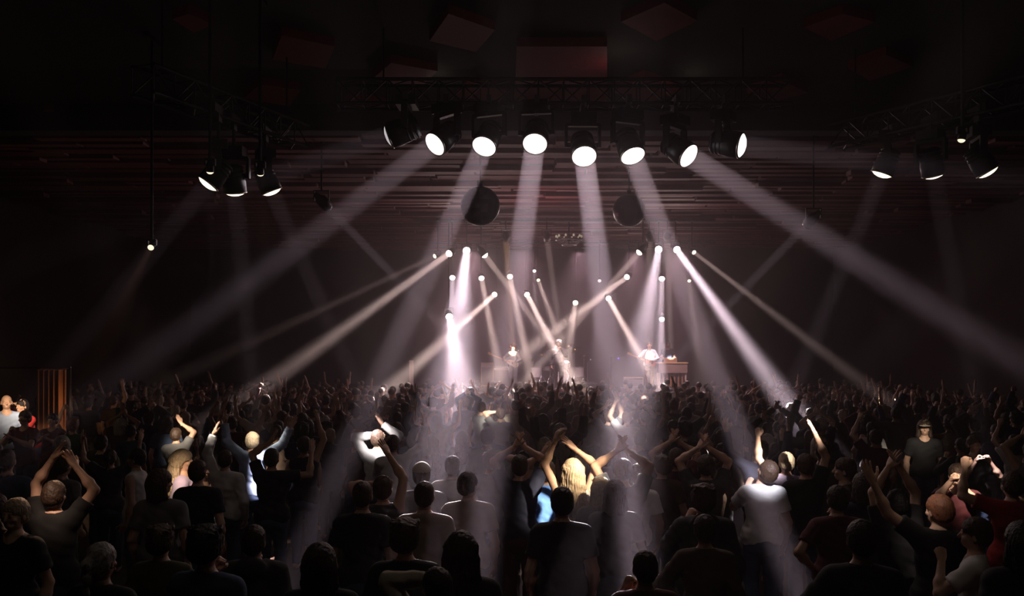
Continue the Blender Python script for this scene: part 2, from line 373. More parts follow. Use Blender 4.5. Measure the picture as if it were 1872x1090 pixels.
for i, q in enumerate(PAN):
    b = [ceil_pt(px, min(py, 206 if i not in (9, 15, 14, 8) else py), CH - .12) for px, py in q]
    V = [(x, yy, CH - .12) for x, yy in b] + [(x, yy, CH + .0) for x, yy in b]
    mm = MB(); mm.add(V, [(0, 1, 2, 3), (7, 6, 5, 4), (0, 4, 5, 1), (1, 5, 6, 2), (2, 6, 7, 3), (3, 7, 4, 0)])
    tag(mm.build('trim_%d' % (i + 2), M_PANEL), kind='structure')

# ------------------------------------------------------------------ trusses
def truss(label, a, b, s=.3, cables=(0.1, .9)):
    a, b = Vector(a), Vector(b); root = empty('lighting_truss', (a + b) / 2); tag(root, label, 'truss', None)
    c = (a + b) / 2; dr = (b - a); L = dr.length; dr.normalize(); up = Vector((0, 0, 1)); sd = dr.cross(up)
    offs = [sd * sx * s / 2 + up * sz * s / 2 for sx, sz in ((-1, -1), (1, -1), (1, 1), (-1, 1))]
    for o in offs: MB().tube(a - c + o, b - c + o, .024, n=8).build('chord', M_STEEL, root)
    n = int(L / s); m = MB()
    for k in range(n):
        p0 = a - c + dr * (L * k / n); p1 = a - c + dr * (L * (k + 1) / n)
        for j in range(4):
            o0, o1 = offs[j], offs[(j + 1) % 4]
            m.tube(p0 + (o0 if k % 2 else o1), p1 + (o1 if k % 2 else o0), .011, n=5, caps=False)
            m.tube(p0 + o0, p0 + o1, .009, n=5, caps=False)
    m.build('bracing', M_STEEL, root)
    for t in cables:
        p = a - c + dr * L * t + up * s / 2
        MB().tube(p, (p.x, p.y, CH + .01 - c.z), .012, n=6).build('hanging_cable', M_BLK, root)
truss('front aluminium truss carrying the row of eight large lamps', (-2.2, 11.25, TR_Z + .16), (3.5, 11.25, TR_Z + .16))
truss('side truss over the wall seats, carrying three large lamps', (-4.0, 9.6, 5.86), (-2.95, 12.3, 5.86))
truss('side truss carrying three large lamps, away from the wall seats', (6.1, 9.7, 5.86), (4.5, 12.3, 5.86))
truss('upper stage truss nearest the crowd, holding the brightest small lamps', (-3, 27, 6.9 - .05), (6.2, 27, 6.85), .2)
truss('stage truss over the band holding the second row of small lamps', (-3, 33.2, 6.85), (7.6, 33.2, 6.85), .2)
truss('rearmost stage truss holding the third row of small lamps', (-3, 34.8, 6.85), (7.6, 34.8, 6.85), .2)

truss('added unseen truss above the nearest dancers, carrying the added overhead spotlights', (-4.6, 4.5, 6.16), (5.1, 4.5, 6.16))  # added out of view only to carry the crowd spotlights
# ------------------------------------------------------------------ mirror balls and chandelier
M_MIRR = mat('mirror_tiles', (.08, .07, .08), .3, .8)
def mirror_ball(label, p, r):
    root = empty('mirror_ball', p); tag(root, label, 'mirror ball', 'mirror balls under the ceiling')
    pr = [(max(.001, r * math.sin(math.pi * k / 14)), -r * math.cos(math.pi * k / 14)) for k in range(15)]
    b = MB().lathe(pr, n=28, close=False).build('ball', M_MIRR, root); b.data.polygons.foreach_set('use_smooth', [False] * len(b.data.polygons))
    MB().tube((0, 0, r), (0, 0, r + .08), .05).build('motor', M_BLK, root)
    MB().tube((0, 0, r + .08), (0, 0, CH + .01 - p[2]), .012).build('rod', M_BLK, root)
mirror_ball('large dark mirror ball hanging below the oval lamp, left of the straight beam', P(878, 377, 13.5), .3)
mirror_ball('dark mirror ball half lost behind the slanting beam of the bright round lamp', P(1150, 385, 19.5), .36)
p = P(1040, 436, 28); root = empty('chandelier', p); tag(root, 'small arched ceiling fitting with glinting bulbs over the stage front', 'chandelier')
MB().torus((0, 0, -.05), .4, .03).torus((0, 0, -.2), .22, .025).build('hoop', M_CHROME, root)
MB().tube((0, 0, -.2), (0, 0, CH - p.z), .02).build('stem', M_BLK, root)
for k in range(10):
    t = k * math.pi / 5; x, yy = .4 * math.cos(t), .4 * math.sin(t)
    a = MB().tube((x, yy, -.05), (x * .55, yy * .55, -.2), .012).tube((x, yy, -.05), (x, yy, .02), .03).build('arm', M_CHROME, root)
    MB().lathe([(.001, -.04), (.03, -.02), (.035, .01), (.02, .04), (.001, .05)], (x, yy, .06), n=10).build('bulb', mat('weak_bulb', (.5, .4, .3), .2, emit=(1, .8, .6), es=.35), a)

# ------------------------------------------------------------------ stage and its furniture
SZ = 1.25
M_STAGE = mat('stage_black', (.02, .018, .02), .6, noise=.3, scale=4)
st = empty('stage', (2.2, 33.6, 0)); tag(st, 'low black stage platform carrying the band, across the hall end', 'stage')
MB().box((0, 0, SZ - .05), (17, 6.2, .1)).build('deck', M_STAGE, st)
MB().box((0, -3.0, SZ / 2 - .05), (17, .08, SZ - .1)).build('skirt', M_BEAM, st)
MB().box((0, 3.0, SZ / 2 - .05), (17, .08, SZ - .1)).build('rear_skirt', M_BEAM, st)
for k in range(3): MB().box((-5.4, -3.3 - .3 * k, (SZ - .25 - .35 * k) / 2), (1.6, .3, SZ - .25 - .35 * k)).build('step', M_STAGE, st)
def at_stage(px, d): return Vector(((px - 936) / FPX * d, d, SZ))
M_WHITE = mat('white_shell', (.75, .72, .7), .35); M_GOLD = mat('cymbal_brass', (.85, .6, .22), .22, 1.)
M_SKINH = mat('drum_head', (.8, .78, .74), .5); M_WOOD = mat('organ_wood', (.36, .17, .07), .45, noise=.4, scale=6)
M_TWEED = mat('amp_tweed', (.55, .42, .28), .8, noise=.2, scale=60); M_AMPG = mat('amp_cloth', (.22, .2, .2), .9, noise=.3, scale=90)
# riser + drum kit
dk = at_stage(1024, 35.0)
rs = empty('drum_riser', (dk.x, dk.y, SZ)); tag(rs, 'low black riser under the drum kit', 'riser')
MB().box((0, 0, .1), (2.8, 2.0, .2)).build('top', M_STAGE, rs); MB().box((0, -1.02, .1), (2.82, .03, .2)).build('fascia', M_BLK, rs)
kit = empty('drum_kit', (dk.x, dk.y, SZ + .2)); tag(kit, 'white drum kit with brass cymbals behind the central singer', 'drum kit')
RX = Matrix.Rotation(R(90), 3, 'X')
def drum(nm, c, r, h, rot=None):
    rot = Matrix.Identity(3) if rot is None else rot
    o = MB().lathe([(r, -h / 2), (r, h / 2)], c, rot, 24, close=False).build(nm, M_WHITE, kit)
    MB().lathe([(r * .97, h / 2), (r * .96, h / 2 + .008)], c, rot, 24).lathe([(r * .96, -h / 2 - .008), (r * .97, -h / 2)], c, rot, 24).build('drumhead', M_SKINH, o)
    hp = MB()
    for s in (-1, 1): hp.torus(Vector(c) + rot @ Vector((0, 0, s * h / 2)), r + .005, .012, rot, 24, 6)
    hp.build('hoop', M_CHROME, o)
drum('bass_drum', (0, -.25, .3), .29, .42, RX)
drum('rack_tom', (-.22, -.3, .72), .16, .2, Matrix.Rotation(R(18), 3, 'X')); drum('rack_tom', (.22, -.3, .72), .16, .2, Matrix.Rotation(R(18), 3, 'X'))
drum('floor_tom', (.72, .05, .42), .21, .38); drum('snare_drum', (-.5, .1, .55), .18, .15); drum('floor_tom', (-.95, -.2, .42), .21, .4)
for (x, yy, z, r, a) in [(-.75, -.35, 1.1, .23, 14), (.55, -.3, 1.3, .25, -22), (.95, .1, 1.05, .24, -10), (-.4, -.1, 1.25, .22, 18), (-1.05, .2, .9, .18, 4), (.32, -.4, 1.45, .2, -30)]:
    sd = MB().tube((x, yy, 0), (x, yy, z), .014)
    for k in range(3): sd.tube((x, yy, .3), (x + .22 * math.cos(k * 2.1), yy + .22 * math.sin(k * 2.1), 0), .011)
    so = sd.build('cymbal_stand', M_CHROME, kit)
    MB().lathe([(r, 0), (r * .6, .012), (.05, .02), (.03, .045), (.001, .05)], (x, yy, z), Matrix.Rotation(R(a), 3, 'Y') @ Matrix.Rotation(R(22), 3, 'X'), 24, close=False).build('cymbal', M_GOLD, so)
# amplifiers
def amp(label, px, d, w_, h_, mt, z=SZ):
    a = at_stage(px, d); r_ = empty('amplifier', (a.x, a.y, z)); tag(r_, label, 'amplifier')
    MB().box((0, 0, h_ / 2 + .03), (w_, .32, h_)).build('cabinet', mt, r_)
    g = MB().box((0, -.165, h_ * .44 + .03), (w_ - .06, .02, h_ * .74)).build('grille', M_AMPG, r_)
    MB().box((0, -.165, h_ * .9), (w_ - .06, .02, h_ * .12)).build('control_panel', M_CHROME, r_)
    MB().tube((-.1, 0, h_ + .06), (.1, 0, h_ + .06), .012).tube((-.1, 0, h_ + .03), (-.1, 0, h_ + .06), .01).tube((.1, 0, h_ + .03), (.1, 0, h_ + .06), .01).build('handle', M_BLK, r_)
    for sx in (-1, 1): MB().lathe([(.03, 0), (.03, .03)], (sx * (w_ / 2 - .06), 0, 0), n=10).build('foot', M_BLK, r_)
amp('tall tweed amplifier left of the curly haired player', 891, 35.4, .5, .95, M_TWEED)
amp('wide grey amplifier directly behind the curly haired player', 921, 36.0, 1.0, .8, M_AMPG)
amp('low pale amplifier at the feet of the guitarist', 1158, 35.2, .75, .38, M_TWEED)
# pale upright panel at the stage edge
a = at_stage(752, 33); r_ = empty('banner_post', (a.x, a.y, SZ)); tag(r_, 'narrow pale upright post at the dark end of the stage', 'post')
MB().box((0, 0, .62), (.15, .06, 1.0)).build('panel', mat('pale_panel', (.6, .52, .45), .6), r_); MB().lathe([(.16, 0), (.16, .03), (.03, .12)], n=16).build('base', M_BLK, r_)
# microphone stands
def mic(label, px, d, h_, col=None):
    a = at_stage(px, d); r_ = empty('microphone_stand', (a.x, a.y, SZ)); tag(r_, label, 'microphone stand', 'microphone stands on the stage')
    s = MB().tube((0, 0, .02), (0, 0, h_), .012)
    s.build('pole', M_CHROME, r_); MB().lathe([(.14, 0), (.14, .02), (.02, .04)], n=16).build('base', M_BLK, r_)
    MB().tube((0, 0, h_), (.12, .22, h_ + .12), .01).build('boom', M_CHROME, r_)
    MB().tube((.12, .22, h_ + .12), (.14, .34, h_ + .12), .016, .02).lathe([(.001, -.035), (.028, -.02), (.03, .01), (.001, .03)], (.145, .36, h_ + .12), RX, 12).build('microphone', col or M_BLK, r_)
mic('microphone stand before the guitarist', 1180, 32.7, 1.4); mic('microphone stand before the singer', 1014, 31.8, 1.35)
mic('microphone stand right of the drum kit with pale microphone', 1074, 33.8, 1.0, M_WHITE); mic('microphone stand before the curly haired player', 944, 33.8, 1.4)
# small blue indicator light on a box
a = at_stage(1129, 35.6); r_ = empty('effects_rack', (a.x, a.y, SZ)); tag(r_, 'dark equipment rack with a blue indicator light, between drums and guitarist', 'equipment rack')
MB().box((0, 0, .6), (.5, .45, 1.2)).build('case', M_BLK, r_)
for k in range(5): MB().box((0, -.23, .2 + .2 * k), (.44, .02, .16)).build('drawer_unit', M_STAGE, r_)
MB().lathe([(.001, -.03), (.035, -.02), (.035, .02), (.001, .03)], (0, -.25, 1.15), RX, 12).build('indicator_light', mat('blue_led', (.02, .02, .1), .3, emit=(.2, .12, 1), es=2.2), r_)
# organ
a = at_stage(1228, 34.2); og = empty('organ', (a.x, a.y, SZ)); tag(og, 'wooden stage organ on turned legs with bright top, before the keyboard player', 'organ')
MB().box((0, 0, 1.0), (1.16, .6, .04)).build('top', mat('organ_top', (.62, .42, .2), .3, noise=.2, scale=5), og)
MB().box((0, -.05, .8), (1.1, .46, .36)).build('case', mat('organ_case', (.28, .2, .16), .5, noise=.3, scale=6), og)
MB().box((0, -.02, .12), (1.0, .06, .08)).build('stretcher', M_WOOD, og)
for sx in (-1, 1):
    for sy in (-1, 1): MB().lathe([(.045, 0), (.03, .08), (.045, .2), (.028, .3), (.05, .5), (.05, .62)], (sx * .5, sy * .2, 0), n=12).build('leg', mat('pale_leg', (.6, .48, .36), .5), og)
for k in range(6): MB().box((-.36 + k * .145, -.2, .35), (.05, .03, .5)).build('slat', M_WOOD, og)
kb = MB().box((0, .28, .9), (.98, .16, .04)).build('keyboard', M_WHITE, og)
kk = MB()
for k in range(35):
    if k % 7 not in (2, 6): kk.box((-.47 + k * .027, .26, .925), (.014, .1, .02))
kk.build('black_keys', M_BLK, kb)
MB().box((0, .25, 1.04), (.5, .03, .3), Matrix.Rotation(R(-20), 3, 'X')).build('music_stand', M_WOOD, og)

# ------------------------------------------------------------------ people: distance fields -> continuous surfaces
def surf_nets(F, org, h):
    ins = F < 0
    nx, ny, nz = F.shape
    c = np.zeros((nx - 1, ny - 1, nz - 1), np.int8)
    offs = [(i, j, k) for i in (0, 1) for j in (0, 1) for k in (0, 1)]
    for i, j, k in offs: c += ins[i:nx - 1 + i, j:ny - 1 + j, k:nz - 1 + k]
    act = (c > 0) & (c < 8); I, J, K = np.nonzero(act)
    if len(I) == 0: return np.zeros((0, 3)), np.zeros((0, 4), int)
    vals = {o: F[I + o[0], J + o[1], K + o[2]] for o in offs}
    acc = np.zeros((len(I), 3)); cnt = np.zeros(len(I))
    for a in offs:
        for ax in range(3):
            if a[ax]: continue
            b = list(a); b[ax] = 1; b = tuple(b)
            va, vb = vals[a], vals[b]; s = (va < 0) != (vb < 0)
            t = np.where(s, va / np.where(s, va - vb, 1), 0)
            for q in range(3): acc[:, q] += np.where(s, a[q] + (t if q == ax else 0), 0)
            cnt += s
    V = (acc / cnt[:, None] + np.stack([I, J, K], 1)) * h + org
    idx = np.full(act.shape, -1, np.int64); idx[I, J, K] = np.arange(len(I))
    Q = []
    for ax in range(3):
        sl0 = [slice(None)] * 3; sl1 = [slice(None)] * 3; sl0[ax] = slice(0, -1); sl1[ax] = slice(1, None)
        s0 = ins[tuple(sl0)]; s1 = ins[tuple(sl1)]
        A = np.argwhere(s0 != s1); u, v = [q for q in range(3) if q != ax]
        A = A[(A[:, u] > 0) & (A[:, v] > 0) & (A[:, u] < act.shape[u]) & (A[:, v] < act.shape[v])]
        fl = s0[A[:, 0], A[:, 1], A[:, 2]]
        def g(du, dv):
            B = A.copy(); B[:, u] += du; B[:, v] += dv; return idx[B[:, 0], B[:, 1], B[:, 2]]
        q = np.stack([g(-1, -1), g(0, -1), g(0, 0), g(-1, 0)], 1)
        if ax == 1: fl = ~fl
        q[~fl] = q[~fl][:, ::-1]; Q.append(q)
    Q = np.concatenate(Q); Q = Q[(Q >= 0).all(1)]
    return V, Q

def v3(*a): return np.array(a, float)
class Field:
    def __init__(s, lo, hi, h):
        s.h = h; s.lo = np.array(lo, float); n = np.ceil((np.array(hi) - s.lo) / h).astype(int) + 1
        s.ax = [s.lo[q] + np.arange(n[q]) * h for q in range(3)]; s.F = np.full(n, .2)
    def prim(s, kind, a, b=None, ra=.05, rb=None, k=.03, infl=0., cut=None, sub=False, rot=None, wob=0., strand=0.):
        a = np.array(a, float); m = .07 + k
        if kind == 'c':
            b = np.array(b, float); rb = ra if rb is None else rb; R_ = max(ra, rb) + abs(infl) + m
            lo = np.minimum(a, b) - R_; hi = np.maximum(a, b) + R_
        else:
            b = np.array(b, float) + infl; R_ = (b.max() if rot is not None else b) + m; lo = a - R_; hi = a + R_
        sl = tuple(slice(max(0, int((lo[q] - s.lo[q]) / s.h)), max(0, int((hi[q] - s.lo[q]) / s.h) + 2)) for q in range(3))
        X, Y, Z = np.meshgrid(*[s.ax[q][sl[q]] for q in range(3)], indexing='ij')
        if X.size == 0: return
        if kind == 'c':
            d = b - a; L2 = max(1e-9, d @ d); x, y_, z = X - a[0], Y - a[1], Z - a[2]
            t = np.clip((x * d[0] + y_ * d[1] + z * d[2]) / L2, 0, 1)
            D = np.sqrt((x - t * d[0]) ** 2 + (y_ - t * d[1]) ** 2 + (z - t * d[2]) ** 2) - (ra + (rb - ra) * t) - infl
        else:
            x, y_, z = X - a[0], Y - a[1], Z - a[2]
            if rot is not None:
                M = np.array(rot); x, y_, z = (M[0, 0] * x + M[1, 0] * y_ + M[2, 0] * z, M[0, 1] * x + M[1, 1] * y_ + M[2, 1] * z, M[0, 2] * x + M[1, 2] * y_ + M[2, 2] * z)
            k0 = np.sqrt((x / b[0]) ** 2 + (y_ / b[1]) ** 2 + (z / b[2]) ** 2); k1 = np.sqrt((x / b[0] ** 2) ** 2 + (y_ / b[1] ** 2) ** 2 + (z / b[2] ** 2) ** 2)
            D = k0 * (k0 - 1) / np.maximum(k1, 1e-6)
        if wob: D = D + wob * (np.sin(X * 47 + Z * 21) * np.sin(Y * 39 - Z * 33) + .6 * np.sin(Z * 71 + X * 30))
        if strand: th = np.arctan2(X, Y + .02); D = D + strand * (np.sin(th * 31 + 2.2 * np.sin(Z * 19)) + .7 * np.sin(th * 53 + Z * 17))
        if cut is not None:
            for (n_, o_) in cut: D = np.maximum(D, n_[0] * X + n_[1] * Y + n_[2] * Z - o_)
        G = s.F[sl]
        if sub: s.F[sl] = np.maximum(G, -D)
        else:
            hh = np.clip(.5 + .5 * (G - D) / k, 0, 1) if k > 0 else (D < G) * 1.
            s.F[sl] = G * (1 - hh) + D * hh - k * hh * (1 - hh)
    def mesh(s):
        s.F[0] = s.F[-1] = .2; s.F[:, 0] = s.F[:, -1] = .2; s.F[:, :, 0] = s.F[:, :, -1] = .2
        return surf_nets(s.F, s.lo, s.h)

UP_L, FO_L = .295, .265
ARMS = {  # wrist relative to the shoulder (outward, forward, up), elbow hint, hand
 'down': ((.07, .03, -.53), (.6, -1, 0), 'relax'), 'v': ((.25, .06, .45), (1, .1, 0), 'open'), 'wide': ((.40, .02, .30), (.5, 0, -1), 'open'),
 'up': ((.03, .07, .52), (1, .2, 0), 'open'), 'clap': ((-.10, .10, .40), (1, .25, .1), 'flat'), 'clapchest': ((-.15, .30, -.06), (1, -.3, -.6), 'flat'),
 'point': ((.12, .28, .43), (1, 0, -.4), 'point'), 'fist': ((.06, .08, .48), (1, .3, 0), 'fist'), 'hip': ((.02, .02, -.38), (1, -.5, 0), 'fist'),
 'drink': ((-.08, .22, .04), (.7, 0, -1), 'fist'), 'hair': ((-.1, .02, .27), (1, .3, .2), 'relax'), 'phone': ((-.12, .28, .2), (.7, .1, -1), 'fist'),
 'wave': ((.3, .1, .28), (.8, 0, -1), 'open'), 'lean': ((.16, .30, -.25), (.7, -.3, -.6), 'relax'), 'tilt': ((-.10, .06, .51), (1, .2, 0), 'open'),
 'strum': ((-.10, .24, -.33), (1, -.3, 0), 'relax'), 'fret': ((.20, .30, -.16), (.8, -.2, -.8), 'relax'), 'keys': ((-.05, .36, -.33), (.8, -.3, -.3), 'relax'),
 'far': ((.36, .03, .40), (.3, 0, -1), 'open'), 'fistfar': ((.33, .06, .42), (.3, 0, -1), 'fist')}
def ik(sh, wr, hint):
    d = wr - sh; L = np.linalg.norm(d); mx = (UP_L + FO_L) * .995
    if L > mx: d = d * mx / L; L = mx
    n = d / L; a = (UP_L ** 2 - FO_L ** 2 + L * L) / (2 * L); hgt = math.sqrt(max(0, UP_L ** 2 - a * a))
    hv = hint - n * (hint @ n); hv /= max(1e-6, np.linalg.norm(hv))
    return sh + n * a + hv * hgt, sh + d
def skel(pose):
    """pose = (left arm, right arm, lean_x, lean_y, stance)"""
    la, ra, lx, ly, stc = pose
    J = {}
    def ln(p): return p + v3(lx, ly, 0) * max(0, p[2] - .9) / .55
    for sg, nm, key in ((-1, 'L', la), (1, 'R', ra)):
        off, hint, hand = ARMS[key] if isinstance(key, str) else key
        raise_ = max(0, off[2]) * .1
        sh = ln(v3(sg * (.175 - raise_ * .6), 0, 1.40 + raise_))
        el, wr = ik(sh, sh + v3(sg * off[0], off[1], off[2]), v3(sg * hint[0], hint[1], hint[2]))
        J['sh' + nm], J['el' + nm], J['wr' + nm], J['hand' + nm] = sh, el, wr, hand
    J['ln'] = ln
    dx = .04 * stc
    for sg, nm in ((-1, 'L'), (1, 'R')):
        J['hip' + nm] = v3(sg * .09, 0, .92); J['kn' + nm] = v3(sg * (.10 + dx), .03, .5); J['an' + nm] = v3(sg * (.10 + dx * 2), -.02, .09)
    return J
def torso(f, ln, infl=0., cut=None, k=.05, wob=0., fem=False):
    c = lambda x, y_, z: ln(v3(x, y_, z))
    f.prim('e', c(0, 0, 1.27), (.15 if fem else .168, .105, .19), k=k, infl=infl, cut=cut, wob=wob)
    f.prim('e', c(0, .005, 1.08), (.125 if fem else .145, .095, .17), k=k, infl=infl, cut=cut, wob=wob)
    f.prim('e', c(0, -.01, .94), (.165, .11, .13), k=k, infl=infl, cut=cut, wob=wob)
    f.prim('c', c(-.13, 0, 1.405), c(.13, 0, 1.405), .062, k=k, infl=infl, cut=cut)
def limb_leg(f, J, nm, infl=0., cut=None, wob=0.):
    f.prim('c', J['hip' + nm], J['kn' + nm], .088, .06, infl=infl, cut=cut, wob=wob); f.prim('c', J['kn' + nm], J['an' + nm], .057, .04, infl=infl, cut=cut, wob=wob)
    f.prim('e', (J['kn' + nm] * .65 + J['an' + nm] * .35) + v3(0, -.025, 0), (.055, .055, .13), infl=infl, cut=cut)
def hand_mesh(wr, fdir, hand, sg, h):
    z = fdir / np.linalg.norm(fdir)
    pn = v3(-sg * .8, .45, -.1); pn = pn - z * (pn @ z); pn /= np.linalg.norm(pn)
    x = np.cross(pn, z) * 1.0                              # thumb side chosen inward/back
    if x @ v3(0, -.2, 0) < 0 and False: x = -x
    Mx = np.stack([x, pn, z], 1)
    f = Field((-.09, -.07, -.05), (.10, .12, .22), h)
    f.prim('c', (0, 0, -.04), (0, 0, .01), .026, .027, k=.015)
    f.prim('e', (0, .0, .05), (.042, .018, .05), k=.02)
    curl = {'relax': .45, 'open': .08, 'flat': .03, 'fist': 1.45, 'point': 1.45}[hand]
    spread_ = {'open': .16, 'relax': .06}.get(hand, .02)
    for i, (kx, kz, L) in enumerate([(.031, .088, .074), (.0105, .095, .082), (-.0105, .092, .076), (-.031, .082, .060)]):
        cu = .03 if (hand == 'point' and i == 0) else curl * (1 + .08 * i)
        p = v3(kx, 0, kz); f.prim('c', (kx * .5, 0, .02), p, .014, .011, k=.012)
        an = 0; sx = (1.5 - i) * spread_
        for s_, (fr, r0, r1) in enumerate([(.45, .0105, .0095), (.3, .0095, .0088), (.25, .0088, .0075)]):
            an += cu * (1. if s_ == 0 else 1.05 if s_ == 1 else .7)
            q = p + v3(math.sin(sx) * math.cos(an), math.sin(an), math.cos(an) * math.cos(sx)) * L * fr
            f.prim('c', p, q, r0, r1, k=.004); p = q
    if hand in ('fist', 'point'): T = [v3(.025, .01, .02), v3(.045, .03, .05), v3(.025, .055, .075), v3(.0, .06, .08)]
    else: T = [v3(.022, .005, .015), v3(.052, .015, .045), v3(.068, .022, .075), v3(.075, .026, .10)]
    for (a, b), r0, r1 in zip(zip(T, T[1:]), (.017, .012, .0105), (.0125, .0105, .0085)): f.prim('c', a, b, r0, r1, k=.008)
    V, Q = f.mesh()
    if np.linalg.det(Mx) < 0: Q = Q[:, ::-1]
    return V @ Mx.T + wr, Q
HP = v3(0, 0, 1.515)                                       # neck pivot
def head_field(h, f=None):
    f = Field((-.11, -.14, 1.50), (.11, .15, 1.79), h)
    f.prim('e', (0, -.012, 1.675), (.076, .094, .088), k=.02)
    f.prim('e', (0, .022, 1.61), (.058, .07, .078), k=.03)
    f.prim('e', (0, .055, 1.572), (.03, .03, .024), k=.02)
    f.prim('c', (0, -.005, 1.50), (0, -.005, 1.58), .052, .05, k=.02)
    f.prim('c', (-.032, .078, 1.672), (.032, .078, 1.672), .010, k=.012)
    f.prim('c', (0, .082, 1.665), (0, .108, 1.622), .008, .0135, k=.01)
    for s in (-1, 1):
        f.prim('e', (s * .03, .094, 1.648), (.017, .012, .012), sub=True, k=.01)
        f.prim('e', (s * .03, .078, 1.648), (.0125, .0125, .0125), k=.003)
        f.prim('e', (s * .04, .062, 1.62), (.024, .022, .02), k=.015)
        f.prim('e', (s * .078, -.005, 1.635), (.011, .021, .033), k=.008)
    f.prim('c', (-.019, .088, 1.589), (.019, .088, 1.589), .006, k=.004); f.prim('c', (-.015, .087, 1.579), (.015, .087, 1.579), .007, k=.004)
    return f
HEAD_CACHE = {}
def head_mesh(h):
    if h not in HEAD_CACHE: HEAD_CACHE[h] = head_field(h).mesh()
    return HEAD_CACHE[h]
def hrot(yaw, pitch, roll):
    return Matrix.Rotation(R(yaw), 3, 'Z') @ Matrix.Rotation(R(pitch), 3, 'X') @ Matrix.Rotation(R(roll), 3, 'Y')
MC = {}
def bounds(J):
    pts = np.array([J[q + n] for q in ('sh', 'el', 'wr') for n in 'LR'] + [v3(-.3, -.2, 0), v3(.3, .25, 1.62), v3(0, 0, 1.45)])
    return pts.min(0) - .13, pts.max(0) + .13
def body_mesh(pose, head, lod, fem):
    key = ('b', pose, head, lod, fem)
    if key in MC: return MC[key]
    J = skel(pose); ln = J['ln']; lo, hi = bounds(J); lo[2] = -.02
    f = Field(lo, hi, (.013, .021)[lod])
    torso(f, ln, fem=fem)
    hp = ln(HP); f.prim('c', ln(v3(0, -.005, 1.41)), hp + v3(0, .0, .03), .06, .05, k=.03)
    for nm in 'LR':
        sh, el, wr = J['sh' + nm], J['el' + nm], J['wr' + nm]; q = .9 if fem else 1.
        f.prim('c', ln(v3(0, -.015, 1.48)), sh, .045, .05, k=.04); f.prim('c', sh, el, .056 * q, .041 * q, k=.03)
        f.prim('c', el, wr, .043 * q, .027 * q, k=.015); f.prim('e', el * .68 + wr * .32, (.045 * q,) * 3, k=.03)
        limb_leg(f, J, nm); an = J['an' + nm]; f.prim('c', an + v3(0, -.03, -.045), an + v3(0, .14, -.05), .042, .032, k=.03)
    V, Q = f.mesh(); Vs = [V]; Qs = [Q]; n = len(V)
    Vh, Qh = head_mesh((.0065, .012)[lod]); Mh = np.array(hrot(*head))
    Vh = (Vh - HP) @ Mh.T + hp; Vs.append(Vh); Qs.append(Qh + n); n += len(Vh)
    for sg, nm in ((-1, 'L'), (1, 'R')):
        Vh, Qh = hand_mesh(J['wr' + nm], J['wr' + nm] - J['el' + nm] + v3(0, .03, .24 if J['hand' + nm] == 'flat' and J['wr' + nm][2] > 1.6 else .03), J['hand' + nm], sg, (.0055, .009)[lod])
        Vs.append(Vh); Qs.append(Qh + n); n += len(Vh)
    me = np_mesh('body', np.concatenate(Vs), np.concatenate(Qs)); me.materials.append(None); MC[key] = me
    return me
def shirt_mesh(pose, sleeve, lod, fem):
    key = ('s', pose, sleeve, lod, fem)
    if key in MC: return MC[key]
    J = skel(pose); ln = J['ln']; lo, hi = bounds(J); lo[2] = .75
    f = Field(lo, hi, (.012, .021)[lod]); it = .016 if sleeve != 'hoodie' else .03
    hem = [((0, 0, -1), -.86)]
    torso(f, ln, it, hem, wob=.0035, fem=fem)
    f.prim('c', ln(v3(-.1, 0, .98)), ln(v3(.1, 0, .98)), .1, infl=it, cut=hem, wob=.004, k=.08)
    for nm in 'LR':
        sh, el, wr = J['sh' + nm], J['el' + nm], J['wr' + nm]
        if sleeve == 'none':
            u = (sh - ln(v3(0, 0, 1.38))); u /= np.linalg.norm(u)
            f.prim('c', ln(v3(0, -.015, 1.465)), sh, .045, .045, k=.04, infl=it, cut=[(u, float(u @ sh) + .0)]); continue
        f.prim('c', ln(v3(0, -.015, 1.465)), sh, .045, .05, k=.04, infl=it)
        if sleeve == 'tee':
            u = (el - sh) / np.linalg.norm(el - sh)
            f.prim('c', sh, el, .062, .056, k=.03, infl=it, cut=[(u, float(u @ sh) + .19)], wob=.003)
        else:
            u = (wr - el) / np.linalg.norm(wr - el)
            f.prim('c', sh, el, .06, .048, k=.03, infl=it, wob=.004)
            f.prim('c', el, wr, .05, .036, k=.02, infl=it, cut=[(u, float(u @ wr) - .01)], wob=.004)
    if sleeve == 'hoodie': f.prim('e', ln(v3(0, -.1, 1.47)), (.12, .06, .09), k=.03)
    f.prim('c', ln(v3(0, .015, 1.47)), ln(v3(0, .03, 1.62)), .072, .1, sub=True)
    f.prim('e', ln(v3(0, .08, 1.50)), (.07, .07, .05 if sleeve != 'none' else .09), sub=True)
    me = np_mesh('shirt', *f.mesh()); me.materials.append(None); MC[key] = me
    return me
def trouser_mesh(stc, lod):
    key = ('t', stc, lod)
    if key in MC: return MC[key]
    J = skel(('down', 'down', 0, 0, stc)); f = Field((-.34, -.2, .03), (.34, .25, 1.05), (.014, .022)[lod])
    c = [((0, 0, 1), 1.0)]
    f.prim('e', (0, -.01, .94), (.165, .11, .13), infl=.013, cut=c, k=.04)
    f.prim('e', (0, -.05, .88), (.14, .09, .09), infl=.013, cut=c, k=.04)
    for nm in 'LR': limb_leg(f, J, nm, .014, [((0, 0, 1), 1.0), ((0, 0, -1), -.07)], wob=.004)
    me = np_mesh('trousers', *f.mesh()); me.materials.append(None); MC[key] = me
    return me
